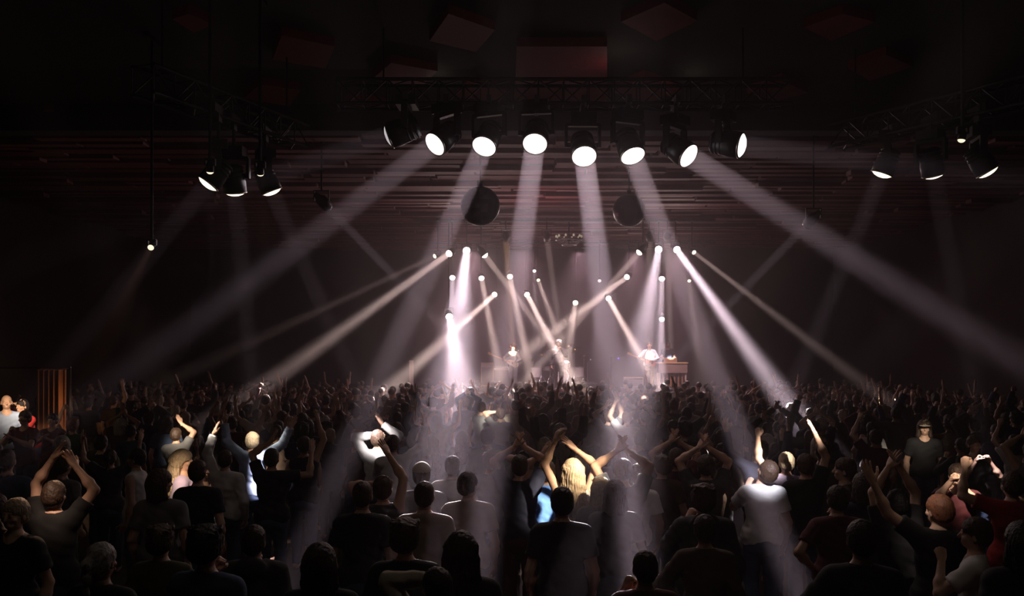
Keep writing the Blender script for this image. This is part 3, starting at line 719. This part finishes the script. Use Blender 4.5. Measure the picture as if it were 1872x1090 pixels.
def shoe_mesh(stc, s, lod):
    key = ('f', stc, s, lod)
    if key in MC: return MC[key]
    J = skel(('down', 'down', 0, 0, stc)); an = J['an' + s]; f = Field(an + v3(-.1, -.13, -.09), an + v3(.1, .24, .08), (.009, .016)[lod])
    f.prim('c', an + v3(0, -.04, -.04), an + v3(0, .15, -.05), .048, .042, k=.02, cut=[((0, 0, -1), 0)]); f.prim('c', an + v3(0, -.02, 0), an + v3(0, -.02, -.04), .05, k=.03)
    me = np_mesh('shoe', *f.mesh()); me.materials.append(mat('shoe_leather', (.02, .016, .014), .4)); MC[key] = me
    return me
def hair_mesh(style, lod):
    key = ('h', style, lod)
    if key in MC: return MC[key]
    f = Field((-.22, -.24, 1.02), (.22, .2, 1.92), (.009, .014)[lod])
    if style == 'curly':
        for k in range(60):
            rr = random.Random(k); t = rr.uniform(0, 6.28); u = rr.uniform(-.5, 1.4)
            p = v3(.125 * math.cos(t) * math.cos(u), -.03 + .125 * math.sin(t) * math.cos(u), 1.68 + .125 * math.sin(u))
            if p[1] < .05 or p[2] > 1.73: f.prim('e', p, (.045,) * 3, k=.02, wob=.004)
        f.prim('e', (0, -.03, 1.69), (.11, .11, .11), k=.02)
    else:
        t = {'short': .012, 'crop': .006, 'long': .02, 'bob': .022, 'ponytail': .012, 'messy': .024}[style]
        f.prim('e', (0, -.016, 1.68), (.078 + t, .096 + t, .09 + t), k=.02, wob=.005 if style == 'messy' else .001, strand=.0028)
        f.prim('e', (0, -.04, 1.63), (.07 + t, .07 + t, .08), k=.03, strand=.0028)
    f.prim('e', (0, .16, 1.60), (.10, .125, .105), sub=True); f.prim('c', (-.12, .06, 1.6), (.12, .06, 1.6), .055, sub=True)
    if style in ('short', 'crop', 'messy', 'ponytail'): f.prim('c', (-.12, -.02, 1.54), (.12, -.02, 1.54), .045, sub=True)
    if style == 'messy':
        for k in range(34):
            rr = random.Random(k + 40); a = rr.uniform(0, 6.28); b = v3(.08 * math.cos(a), -.02 + .08 * math.sin(a), 1.74 + rr.uniform(-.03, .02))
            f.prim('c', b, b + v3(.02 * math.cos(a), .02 * math.sin(a), .018), .02, .006, k=.012)
    if style == 'long':
        for s in (-1, 1):
            f.prim('c', (s * .07, -.05, 1.68), (s * .095, -.075, 1.34), .04, .045, k=.03, wob=.004, strand=.006); f.prim('c', (s * .095, -.075, 1.34), (s * .07, -.11, 1.22), .045, .02, k=.03, wob=.004, strand=.006)
        f.prim('c', (0, -.08, 1.65), (0, -.125, 1.32), .07, .06, k=.04, wob=.004, strand=.006); f.prim('c', (0, -.125, 1.32), (.01, -.13, 1.2), .055, .02, k=.04, wob=.004, strand=.006)
    if style == 'bob':
        for s in (-1, 1): f.prim('c', (s * .07, -.02, 1.67), (s * .085, -.01, 1.52), .032, .035, k=.03, strand=.004)
        f.prim('c', (-.04, -.07, 1.64), (-.04, -.07, 1.51), .055, .05, k=.04, strand=.004); f.prim('c', (.04, -.07, 1.64), (.04, -.07, 1.51), .055, .05, k=.04, strand=.004)
    if style == 'ponytail':
        f.prim('c', (0, -.11, 1.69), (0, -.15, 1.66), .028, .03, k=.02); f.prim('c', (0, -.15, 1.66), (0, -.14, 1.42), .036, .012, k=.02, wob=.006)
    V, Q = f.mesh(); me = np_mesh('hair', V - HP, Q); me.materials.append(None); MC[key] = me
    return me
def cap_mesh(lod):
    if ('cap', lod) in MC: return MC[('cap', lod)]
    f = Field((-.13, -.16, 1.62), (.13, .24, 1.82), (.008, .014)[lod])
    f.prim('e', (0, -.014, 1.685), (.095, .112, .105), k=.01, cut=[((0, 0, -1), -1.685)])
    f.prim('e', (0, .09, 1.69), (.08, .11, .011), k=.01)
    V, Q = f.mesh(); me = np_mesh('cap', V - HP, Q); me.materials.append(None); MC[('cap', lod)] = me
    return me
def inst(name, me, m, parent):
    o = bpy.data.objects.new(name, me); COL.objects.link(o); o.parent = parent
    if m is not None: o.material_slots[0].link = 'OBJECT'; o.material_slots[0].material = m
    return o
NP = [0]
def person(label, x, y_, z=0., s=1., yaw=0., arms=('down', 'down'), lean=(0, 0), stance=0, head=(0, 0, 0), hair='short', hc='dark brown',
           top='black', sleeve='tee', legs='denim', skin='fair', cap=None, lod=0, group=None, fem=False, simple=False):
    pose = (arms[0], arms[1], lean[0], lean[1], stance)
    b = inst('person', body_mesh(pose, head, lod, fem), skinm(skin), None)
    b.location = (x, y_, z); b.rotation_euler = (0, 0, R(yaw)); b.scale = (s, s, s)
    tag(b, label, 'person', group)
    inst('shirt', shirt_mesh(pose, sleeve, lod, fem), cloth(top), b)
    inst('trousers', trouser_mesh(stance, lod), cloth(legs), b)
    if not simple:
        for q in 'LR': inst('shoe', shoe_mesh(stance, q, lod), None, b)
    hp = skel(pose)['ln'](HP)
    if hair != 'bald':
        h_ = inst('hair', hair_mesh(hair, lod), hairm(hc), b); h_.location = hp; h_.rotation_euler = hrot(*head).to_euler()
    if cap:
        h_ = inst('cap', cap_mesh(lod), cloth(cap), b); h_.location = hp; h_.rotation_euler = hrot(*head).to_euler()
    NP[0] += 1
    return b
PLACED = []
def at_px(label, px, hy, d, z0=0., **k):
    """stand a person at distance d; height follows from where the head is"""
    hz_ = CAMZ + (HORIZ - hy) / FPX * d - z0
    s = min(1.12, max(.86, hz_ / 1.655))
    x = (px - 936) / FPX * d
    ln = k.get('lean', (0, 0)); x -= ln[0] * 1.35 * s
    PLACED.append((x, d, px, hy))
    return person(label, x, d, z0, s, **k)

# ------------------------------------------------------------------ people one can single out
GF = 'dancers caught by the beams'
C3 = lambda *a: tuple(a)
# foreground
at_px('man in black shirt seen from behind, orange rim on messy hair, beside the ringed hand', 741, 982, 6.1, hair='messy', hc='brown', top='black', legs='denim', head=(-8, 0, 0))
at_px('person with pale patterned sleeve and bent arm at the shoulder of the messy haired man', 797, 1072, 5.3, hair='short', hc='dark brown', top='cream', sleeve='long', arms=('hair', 'down'), head=(40, 0, 0))
at_px('person with long dark hair lit only at the crown, below the two bare-armed men', 843, 1008, 5.65, hair='long', hc='dark brown', top='charcoal', fem=True)
at_px('dark headed man in black shirt standing directly before the long blond haired woman', 1027, 918, 7.25, hair='short', hc='black', top='black', head=(5, 0, 0))
at_px('nearly black large figure with rounded hair low down, left of the messy haired man', 585, 1030, 5.5, hair='bob', hc='dark brown', top='black')
at_px('broad dark figure in black shirt with faint shoulder rim, beneath the raised bare arms', 663, 905, 7.7, hair='crop', hc='brown', top='black')
at_px('person holding both bare arms up over the head, behind the broad dark figure', 700, 893, 8.3, hair='short', hc='brown', top='charcoal', sleeve='none', arms=('hair', 'tilt'))
at_px('man in tan T-shirt with glowing white outline on head and shoulders', 776, 905, 7.7, hair='crop', hc='brown', top='tan', legs='brown')
at_px('person in pale cap just behind the man with glowing outline', 771, 868, 9.0, hair='short', hc='brown', top='grey', cap='cream')
at_px('young man in tan T-shirt resting a hand toward the high table', 827, 852, 9.9, hair='crop', hc='brown', top='tan', arms=('lean', 'down'))
at_px('short haired man in tan T-shirt facing half right, near the high table', 856, 886, 8.4, hair='short', hc='dark brown', top='tan', head=(-30, 0, 0), legs='charcoal')
at_px('person in pale grey top with one slim arm up, behind the half-turned man', 897, 843, 10.2, hair='short', hc='brown', top='grey', arms=('down', 'hair'))
at_px('tall dark figure in navy shirt, hands joined overhead, between half-turned man and blond woman', 950, 852, 9.4, hair='crop', hc='dark brown', top='navy', legs='maroon', arms=('clap', 'clap'))
at_px('woman with long wavy blond hair in white sleeveless top, arms arched overhead, strongly lit', 1047, 862, 8.95, hair='long', hc='blond', top='white', sleeve='none', arms=(C3((.02, .08, .50), (1, .2, 0), 'relax'), C3((-.12, .1, .42), (1, .3, 0), 'open')), fem=True, legs='brown', skin='fair')
at_px('person in bright blue sleeveless top peeking out beside the blond woman', 1001, 862, 9.7, hair='short', hc='blond', top='bright blue', sleeve='none', arms=('clap', 'down'), skin='fair')
at_px('person with smooth light brown hair, rim lit, right of the blond woman', 1099, 896, 8.6, hair='bob', hc='blond', top='charcoal', fem=True)
at_px('person with dark bobbed hair and glowing parting, shoulder to shoulder with the light brown head', 1124, 903, 8.1, hair='bob', hc='brown', top='black', fem=True)
at_px('dancer in white and grey T-shirt with both arms arched over a lowered head', 1140, 862, 8.9, hair='short', hc='brown', top='grey', arms=('clap', 'clap'), head=(0, -20, 0))
at_px('person in white T-shirt leaning right behind the arched-arm dancer', 1168, 868, 9.5, hair='short', hc='brown', top='white', lean=(.06, 0))
at_px('person with spiky rim lit hair in brown top, left of the clapping couple', 1210, 852, 10.1, hair='messy', hc='brown', top='brown', head=(30, 0, 0))
at_px('red-lit clapping person, hands joined high, left one of the clapping couple', 1236, 838, 10.4, hair='short', hc='brown', top='maroon', arms=('clap', 'clap'))
at_px('clapping person with wide elbows, right one of the clapping couple', 1290, 852, 9.6, hair='short', hc='dark brown', top='charcoal', arms=('clap', 'clap'))
at_px('dancer in bright white T-shirt with head tipped back, under the slanting beam', 1393, 858, 9.3, hair='short', hc='brown', top='white', head=(20, 25, 10), arms=('drink', 'down'))
at_px('person thrusting one bright fist up and left, beside the white shirted dancer', 1437, 845, 10.3, hair='short', hc='blond', top='lilac', arms=(C3((.16, .1, .50), (1, .2, 0), 'fist'), 'down'), skin='fair')
at_px('dark shirted man with rim lit hair raising one slim arm straight up', 1472, 850, 9.6, hair='short', hc='brown', top='black', arms=('down', C3((-.02, .05, .52), (1, .1, 0), 'open')), skin='fair')
at_px('bearded man turned to face sideways, beyond the dark shirted arm raiser', 1543, 858, 9.3, yaw=70, hair='short', hc='brown', top='brown', skin='fair')
at_px('short person with glowing white outline of hair, in front of the bearded man', 1578, 888, 8.5, hair='bob', hc='dark brown', top='navy', fem=True)
at_px('person raising bent arm before the bearded man, warm rim on sleeve', 1530, 912, 7.8, hair='short', hc='dark brown', top='maroon', arms=('hip', 'drink'))
at_px('ginger haired man in dark shirt with thin arm stretched up, bright white side stripe', 1716, 932, 7.0, hair='short', hc='ginger', top='black', arms=(C3((.34, .05, .42), (.6, .2, -1), 'open'), 'down'), head=(20, 0, 0), skin='fair')
at_px('person in torn-looking white shirt low at the corner, facing sideways', 1782, 975, 6.5, yaw=60, hair='short', hc='brown', top='white', arms=('drink', 'down'))
at_px('dark broad person filling the lower corner past the white shirted one', 1868, 990, 5.8, hair='bob', hc='black', top='black')
at_px('person with both bright hands clasped before the face', 1750, 868, 9.4, yaw=150, hair='short', hc='brown', top='maroon', arms=('phone', 'phone'), skin='fair')
at_px('person with bright white forearm and red sleeve pushed up and left', 1850, 886, 8.3, hair='short', hc='brown', top='red', arms=(C3((.22, .12, .36), (.7, 0, -.8), 'fist'), 'down'), skin='fair')
at_px('dark headed person with thin crossed arms held high, before the ginger man', 1640, 920, 7.6, hair='short', hc='black', top='black', arms=('tilt', 'tilt'))
at_px('person with pointed white hood-like cap far back at the dark side', 1690, 782, 14, hair='bob', hc='dark brown', top='black', cap='cream', yaw=160)
at_px('person clapping with small bright hands at the dark side, in black', 1781, 812, 12.2, hair='short', hc='brown', top='black', arms=('drink', 'drink'), yaw=180, skin='fair')
at_px('person holding one lit hand up near the slanting beam end, in maroon', 1600, 800, 13, hair='short', hc='brown', top='maroon', arms=('fist', 'down'))
# left area
at_px('round blond head with one forearm up at the dark frame edge', 27, 940, 6.95, hair='short', hc='blond', top='black', arms=('down', 'up'), yaw=170, skin='fair')
at_px('dark person stretching both bare arms over the head, near the frame edge', 100, 905, 7.7, hair='short', hc='dark brown', top='black', arms=('tilt', C3((-.02, .1, .44), (1, .2, 0), 'open')), skin='fair')
at_px('person with light brown hair rim and pale collar, in the left dark mass', 294, 882, 8.5, hair='bob', hc='brown', top='grey', head=(-40, 0, 0))
at_px('person with wavy blond hair turned sideways with hand at the chin', 335, 842, 10.1, yaw=-80, hair='long', hc='blond', top='lilac', arms=('drink', 'down'), fem=True, skin='fair')
at_px('dark round head with warm rim next to the wavy blond person', 362, 862, 9.3, hair='short', hc='brown', top='black')
at_px('blond man in pale blue long sleeved shirt with both arms thrown up in a V', 462, 806, 12.2, hair='short', hc='blond', top='pale blue', sleeve='long', arms=('v', 'far'), skin='fair')
at_px('person in dark shirt with one pale bent forearm, below the blond man', 497, 838, 10.6, hair='short', hc='dark brown', top='black', arms=('clap', 'wave'), skin='fair')
at_px('person in white shirt under a dark jacket, between raised dark arms', 412, 840, 10.9, hair='short', hc='brown', top='white', sleeve='long', arms=('up', 'down'))
at_px('person holding lit hands together above the crowd, in grey', 322, 795, 14.2, hair='short', hc='dark brown', top='grey', arms=('drink', 'clap'), skin='fair')
at_px('person in white narrow vest catching cold light at the dark side', 249, 838, 10.8, hair='short', hc='black', top='white', sleeve='none', yaw=90)
at_px('slim person with bent arm lifted high above everyone, left of the blond man', 425, 775, 15.5, hair='short', hc='brown', top='maroon', arms=('up', 'wave'))
at_px('orange lit head in the beam by the arm-waving trio', 652, 800, 12.9, hair='short', hc='ginger', top='brown', yaw=140, skin='tanned')
at_px('person in white long sleeves with arms folded over the head, in the trio', 690, 802, 12.3, hair='short', hc='brown', top='white', sleeve='long', arms=('hair', 'clap'), skin='fair')
at_px('person in dazzling white top leaning away, right one of the trio', 716, 812, 11.7, hair='short', hc='brown', top='white', sleeve='long', arms=('drink', 'v'), lean=(-.06, 0), skin='fair')
# middle distance, against the stage glow
at_px('slim silhouette with both arms in a wide V against the stage glow', 899, 716, 24, hair='short', hc='black', top='charcoal', arms=('far', 'far'), lod=1)
at_px('person in cream striped top, back brightly lit, below the V silhouette', 943, 742, 18.6, hair='short', hc='brown', top='cream', arms=('down', 'down'), lod=1)
at_px('person with lit bare arms hanging, left of the cream striped top', 880, 745, 18.4, hair='short', hc='brown', top='grey', sleeve='none', lod=1, skin='fair')
at_px('person raising a lit elbow in front of the cream striped top', 915, 757, 17.2, hair='short', hc='dark brown', top='grey', arms=('hair', 'drink'), lod=1, skin='fair')
at_px('person in pale grey T-shirt with both long arms up, right of centre', 1113, 762, 16.5, hair='short', hc='brown', top='grey', arms=('clap', 'up'), lod=1, skin='fair')
at_px('person with one bright white forearm bent up beside the pale grey shirt', 1146, 764, 16.2, hair='short', hc='brown', top='white', arms=('fist', 'down'), lod=1, skin='fair')
at_px('person in pale square-shouldered shirt before the stage, under the chandelier line', 1083, 757, 16.9, hair='crop', hc='black', top='grey', lod=1)
# raised seats by the left wall
m = MB(); pf = empty('seating_platform', (-10.6, 16.2, 0)); tag(pf, 'low raised floor by the left wall with the lit spectators', 'platform')
MB().box((0, 0, .15), (5.6, 6.4, .3)).build('deck', M_STAGE, pf); MB().box((2.82, 0, .15), (.04, 6.4, .3)).build('edge_trim', M_WOOD, pf)
at_px('round faced bald spectator in pale blue shirt at the left wall', 12, 735, 15, .3, hair='bald', top='pale blue', sleeve='long', yaw=-150, skin='fair')
at_px('spectator in white and red leaning over, arm bent, beside the lit curtain', 70, 742, 15.6, .3, hair='short', hc='black', top='red', sleeve='tee', yaw=160, arms=('clapchest', 'hair'), lean=(.1, .08), skin='fair')
at_px('spectator with elbows out and lit forearms before the bald one', 45, 764, 13.7, .3, hair='short', hc='dark brown', top='maroon', yaw=175, arms=('clapchest', 'drink'), skin='fair')
at_px('spectator clasping hands under the end of the lit curtain', 96, 768, 14.6, .3, hair='short', hc='black', top='maroon', yaw=180, arms=('clapchest', 'clapchest'), skin='fair')
# band
SG = 'band on the stage'
person('guitarist in white shirt and waistcoat facing the crowd', (1187 - 936) / FPX * 33.7, 33.7, SZ, 1.02, 180, arms=('strum', 'fret'), hair='crop', hc='brown', top='white', sleeve='long', legs='tan', skin='fair', group=SG)
person('keyboard player in dark shirt standing behind the organ', (1221 - 936) / FPX * 35.1, 35.15, SZ, 1.03, 180, arms=('keys', 'keys'), hair='long', hc='black', top='navy', sleeve='tee', legs='black', skin='fair', group=SG)
person('dark singer standing centre stage before the drums', (1021 - 936) / FPX * 33, 33.0, SZ, 1.06, 180, arms=('drink', 'down'), hair='messy', hc='grey', top='charcoal', sleeve='long', legs='black', skin='tanned', group=SG)
person('drummer in pale shirt behind the white kit', dk.x - .1, dk.y + .55, SZ + .2, .86, 180, arms=('keys', 'wave'), hair='messy', hc='blond', top='cream', legs='black', skin='fair', group=SG)
person('player with big curly orange lit hair', (938 - 936) / FPX * 34.4, 34.4, SZ, .96, 180, arms=('strum', 'fret'), hair='curly', hc='ginger', top='grey', sleeve='long', legs='grey', skin='tanned', group=SG)
def guitar(label, x, y_, z, col, bass=False):
    r_ = empty('electric_guitar', (x, y_, z), R(180)); tag(r_, label, 'guitar', 'guitars on the stage')
    q = Matrix.Rotation(R(-22), 3, 'Y'); out = []
    for k in range(28):
        t = 2 * math.pi * k / 28; rr = .17 + .035 * math.cos(2 * t) + .02 * math.cos(3 * t + .5); out.append((rr * math.cos(t) * 1.15, rr * math.sin(t) * .85))
    b = MB(); b.prism(out, -.022, .022); b.v = [tuple(q @ Vector(p)) for p in b.v]; bo = b.build('body', col, r_)
    L = .78 if bass else .66
    MB().box(q @ Vector((L / 2 + .12, .03, 0)), (L, .022, .05), q).build('neck', M_WOOD, r_)
    hd = MB().box(q @ Vector((L + .19, .03, .01)), (.16, .018, .08), q).build('headstock', M_WOOD, r_)
    for k in range(4): MB().tube(q @ Vector((L + .14 + .035 * k, .03, .05)), q @ Vector((L + .14 + .035 * k, .03, .075)), .008).build('tuning_peg', M_CHROME, hd)
    MB().box(q @ Vector((-.08, .03, 0)), (.03, .015, .09), q).build('bridge', M_CHROME, bo); MB().box(q @ Vector((.03, .03, 0)), (.03, .012, .08), q).build('pickup', M_BLK, bo)
guitar('red-brown electric guitar held by the white shirted guitarist', (1187 - 936) / FPX * 33.7, 33.48, SZ + 1.03, mat('guitar_red', (.45, .1, .04), .2))
guitar('pale bass guitar held by the curly haired player', (938 - 936) / FPX * 34.4, 34.2, SZ + .98, mat('guitar_pale', (.5, .42, .3), .25), True)

# ------------------------------------------------------------------ lit pleated curtain by the left wall
cu = P(93, 700, 18.6); cr = empty('pleated_curtain', (cu.x, cu.y, 0)); tag(cr, 'narrow orange lit pleated curtain behind the spectators by the left wall', 'curtain')
pts = []; n = 84
for k in range(n + 1):
    t = k / n; pts.append((-.29 + .58 * t, .11 * math.sin(t * 2 * math.pi * 5.5)))
V = [(x, yy, .32) for x, yy in pts] + [(x, yy, 2.45) for x, yy in pts] + [(x, yy + .012, .32) for x, yy in pts] + [(x, yy + .012, 2.45) for x, yy in pts]
N1 = n + 1; m = MB()
m.add(V, [(k, k + 1, N1 + k + 1, N1 + k) for k in range(n)] + [(2 * N1 + k + 1, 2 * N1 + k, 3 * N1 + k, 3 * N1 + k + 1) for k in range(n)] + [(0, N1, 3 * N1, 2 * N1), (n, 2 * N1 + n, 3 * N1 + n, N1 + n)], True)
m.build('fabric', mat('orange_velvet', (.5, .19, .07), .8, noise=.2, scale=8), cr)
MB().tube((-XW - cu.x + .02, 0, 2.49), (.42, 0, 2.49), .02).build('rail', M_CHROME, cr)
MB().tube((.40, 0, .301), (.40, 0, 2.49), .025).build('post', M_BLK, cr)

# ------------------------------------------------------------------ high table with cup among the dancers
tp = P(806, 912, 11.2); tb = empty('high_table', (tp.x, tp.y, 0)); tag(tb, 'high narrow table with glinting top edge between the outlined man and the tan shirts', 'table')
MB().box((0, 0, tp.z - .02), (.9, .5, .04)).build('tabletop', mat('table_laminate', (.55, .45, .38), .25), tb)
MB().box((0, 0, tp.z / 2 - .02), (.8, .4, tp.z - .06)).build('cabinet', mat('table_side', (.12, .08, .06), .7), tb)
MB().box((0, -.21, tp.z * .55), (.36, .015, tp.z * .7)).build('door', mat('table_door', (.14, .09, .07), .6), tb)
cp = empty('glass_bowl', (P(793, 905, 11.1).x, 11.1, tp.z)); tag(cp, 'small pale bowl standing on the high table', 'bowl')
MB().lathe([(.04, 0), (.05, .01), (.02, .03), (.07, .06), (.085, .1), (.08, .1), (.06, .06), (.001, .04)], n=20, close=False).build('bowl', M_WHITE, cp)

# ------------------------------------------------------------------ the packed crowd
cr_ = random.Random(11)
POSES = [(('down', 'down'), 'arms down', 9), (('v', 'v'), 'arms in a V', 2), (('clap', 'clap'), 'clapping overhead', 3), (('down', 'up'), 'one arm up', 2),
         (('fist', 'down'), 'one fist raised', 2), (('drink', 'down'), 'forearm bent up', 3), (('clapchest', 'clapchest'), 'clapping low', 3), (('hip', 'down'), 'hand on hip', 1),
         (('wave', 'down'), 'one hand waving', 2), (('up', 'up'), 'arms straight up', 1)]
TOPS = ['black'] * 4 + ['charcoal'] * 4 + ['navy'] * 3 + ['grey'] * 2 + ['brown'] * 3 + ['maroon'] * 2 + ['olive'] * 2 + ['tan', 'white', 'denim', 'denim', 'green', 'cream']
STY = ['short'] * 6 + ['crop'] * 2 + ['messy'] * 2 + ['bob'] * 3 + ['long'] * 3 + ['ponytail'] * 2
HW = {'short': 'short', 'crop': 'cropped', 'messy': 'messy', 'bob': 'bobbed', 'long': 'long', 'ponytail': 'ponytailed'}
HCS = ['black'] * 3 + ['dark brown'] * 4 + ['brown'] * 3 + ['blond', 'ginger', 'grey']
SLW = {'tee': 'T-shirt', 'long': 'jumper', 'none': 'vest', 'hoodie': 'hoodie'}
used = set()
def clear(px, hy, d, up):
    x = (px - 936) / FPX * d
    if abs(x + .9) < .85 and abs(d - 11.2) < .65: return False
    for (fx, fd, fpx, fhy) in PLACED:
        if abs(fx - x) < .63 and abs(fd - d) < .55: return False
        hw = .30 / d * FPX
        top = hy - (.75 if up else .13) / d * FPX
        if d < fd and abs(fpx - px) < hw + .2 / fd * FPX and top < fhy + .24 / fd * FPX: return False
    if d < 11 and abs(px - 800) < 45 + 120 / d and hy - 160 / d < 960: return False
    return True
cand = []
d = 5.7
while d < 21.5:
    hw = min(d * .62, 12.6); x = -hw + cr_.random() * .5
    while x < hw:
        cand.append((x + cr_.uniform(-.15, .15), d + cr_.uniform(-.2, .2))); x += (.68 if d < 14 else .8)
    d += (.66 if d < 14 else .8)
MAXP = 298
for x, d in cand:
    if NP[0] >= MAXP: break
    hy = HORIZ + FPX * 1.36 / d; px = 936 + x / d * FPX
    if px < -60 or px > 1932: continue
    if x < -7.6 and 12.8 < d < 19.6: continue
    s = cr_.uniform(.93, 1.05)
    for tries in range(40):
        arms, aw, _ = cr_.choices(POSES, [q[2] for q in POSES])[0]; up = arms[1] in ('v', 'clap', 'up') or arms[0] in ('fist', 'wave')
        if d < 8.5: arms, aw, up = cr_.choice(POSES[:1] + [POSES[5], POSES[6], POSES[7]]) [:2] + (False,)
        top, sty, hc, sl = cr_.choice(TOPS), cr_.choice(STY), cr_.choice(HCS), cr_.choice(['tee', 'tee', 'long', 'long', 'none', 'hoodie'])
        zone = ('left end' if px < 380 else 'left part' if px < 720 else 'middle' if px < 1160 else 'right part' if px < 1500 else 'right end')
        dep = 'lowest rows' if d < 8.5 else 'middle rows' if d < 13 else 'upper rows'
        lab = '%s %s haired person in %s %s, %s, %s, %s' % (HW[sty], hc, top, SLW[sl], aw, zone, dep)
        if (lab not in used): break
    if not clear(px, hy, d, up):
        if up and clear(px, hy, d, False): arms, aw = ('down', 'down'), 'arms down'; lab = '%s %s haired person in %s %s, %s, %s, %s' % (HW[sty], hc, top, SLW[sl], aw, zone, dep)
        else: continue
    used.add(lab)
    fem = sty in ('long', 'bob', 'ponytail')
    person(lab, x, d, 0, s * (.95 if fem else 1), cr_.uniform(-18, 18), arms=arms, hair=sty, hc=hc, top=top, sleeve=sl, legs=cr_.choice(['denim', 'black', 'charcoal']),
           skin=cr_.choice(['fair', 'fair', 'tanned']), lod=0 if d < 9 else 1, group='concertgoers packed on the floor', fem=fem, simple=d > 9)
    PLACED.append((x, d, px, -9999))
print('PEOPLE', NP[0], 'last d', d)
# everyone farther off, up to the stage: one packed mass of small figures
d0 = d + .5; Vs, Qs, MI, n = [], [], [], 0
variants = []
for arms, top in [(('down', 'down'), 0), (('clap', 'clap'), 1), (('v', 'v'), 0), (('down', 'up'), 1), (('wave', 'down'), 0), (('down', 'down'), 1)]:
    J = skel((arms[0], arms[1], 0, 0, 0)); lo, hi = bounds(J); lo[2] = .9; f = Field(lo, hi + v3(0, 0, .3), .03)
    torso(f, J['ln'], .015, [((0, 0, -1), -.95)])
    Vt, Qt = f.mesh()
    g = Field(lo, hi, .03)
    for nm in 'LR':
        g.prim('c', J['sh' + nm], J['el' + nm], .056, .045); g.prim('c', J['el' + nm], J['wr' + nm], .042, .033)
        u = J['wr' + nm] - J['el' + nm]; u /= np.linalg.norm(u); g.prim('c', J['wr' + nm], J['wr' + nm] + u * .13, .034, .028)
    g.prim('c', (0, 0, 1.42), (0, 0, 1.6), .055); g.prim('e', (0, 0, 1.66), (.08, .095, .1))
    Va, Qa = g.mesh()
    hf = Field((-.14, -.2, 1.45), (.14, .16, 1.83), .026); hf.prim('e', (0, -.02, 1.69), (.093, .108, .1)); hf.prim('e', (0, .15, 1.6), (.1, .12, .1), sub=True)
    Vh, Qh = hf.mesh(); variants.append([(Vt, Qt), (Va, Qa), (Vh, Qh)])
y_ = d0; cnt = 0
while y_ < 29.6:
    x = -12.3 + cr_.random() * .5
    while x < 12.3:
        if abs(x) < y_ * .62 and not (x < -7.6 and y_ < 19.8) and all(abs(x - a) > .45 or abs(y_ - b) > .45 for a, b, _, _ in PLACED):
            vs = variants[cr_.choices(range(6), [9, .6, .6, .8, .6, 9])[0]]; a = cr_.uniform(-.3, .3); s = cr_.uniform(.92, 1.04); c_, s_ = math.cos(a), math.sin(a)
            M_ = np.array([[c_, -s_, 0], [s_, c_, 0], [0, 0, 1]]) * s; tt = cr_.randrange(4)
            o = v3(x + cr_.uniform(-.1, .1), y_ + cr_.uniform(-.15, .15), 0)
            for q, (V_, Q_) in enumerate(vs):
                Vs.append(V_ @ M_.T + o); Qs.append(Q_ + n); n += len(V_); MI.append(np.full(len(Q_), (tt, 4, 5 + tt % 2)[q]))
            cnt += 1
        x += .72
    y_ += .8
me = np_mesh('distant_crowd', np.concatenate(Vs), np.concatenate(Qs))
for m_ in [cloth('charcoal'), cloth('navy'), cloth('grey'), cloth('maroon'), skinm('fair'), hairm('dark brown'), hairm('brown')]: me.materials.append(m_)
MIa = np.concatenate(MI)
if len(me.polygons) == len(MIa): me.polygons.foreach_set('material_index', MIa.astype(np.int32))
o = bpy.data.objects.new('distant_crowd', me); COL.objects.link(o)
tag(o, 'dense mass of small distant concertgoers pressed toward the stage', 'crowd', None, 'stuff')
print('DISTANT', cnt, len(me.polygons))
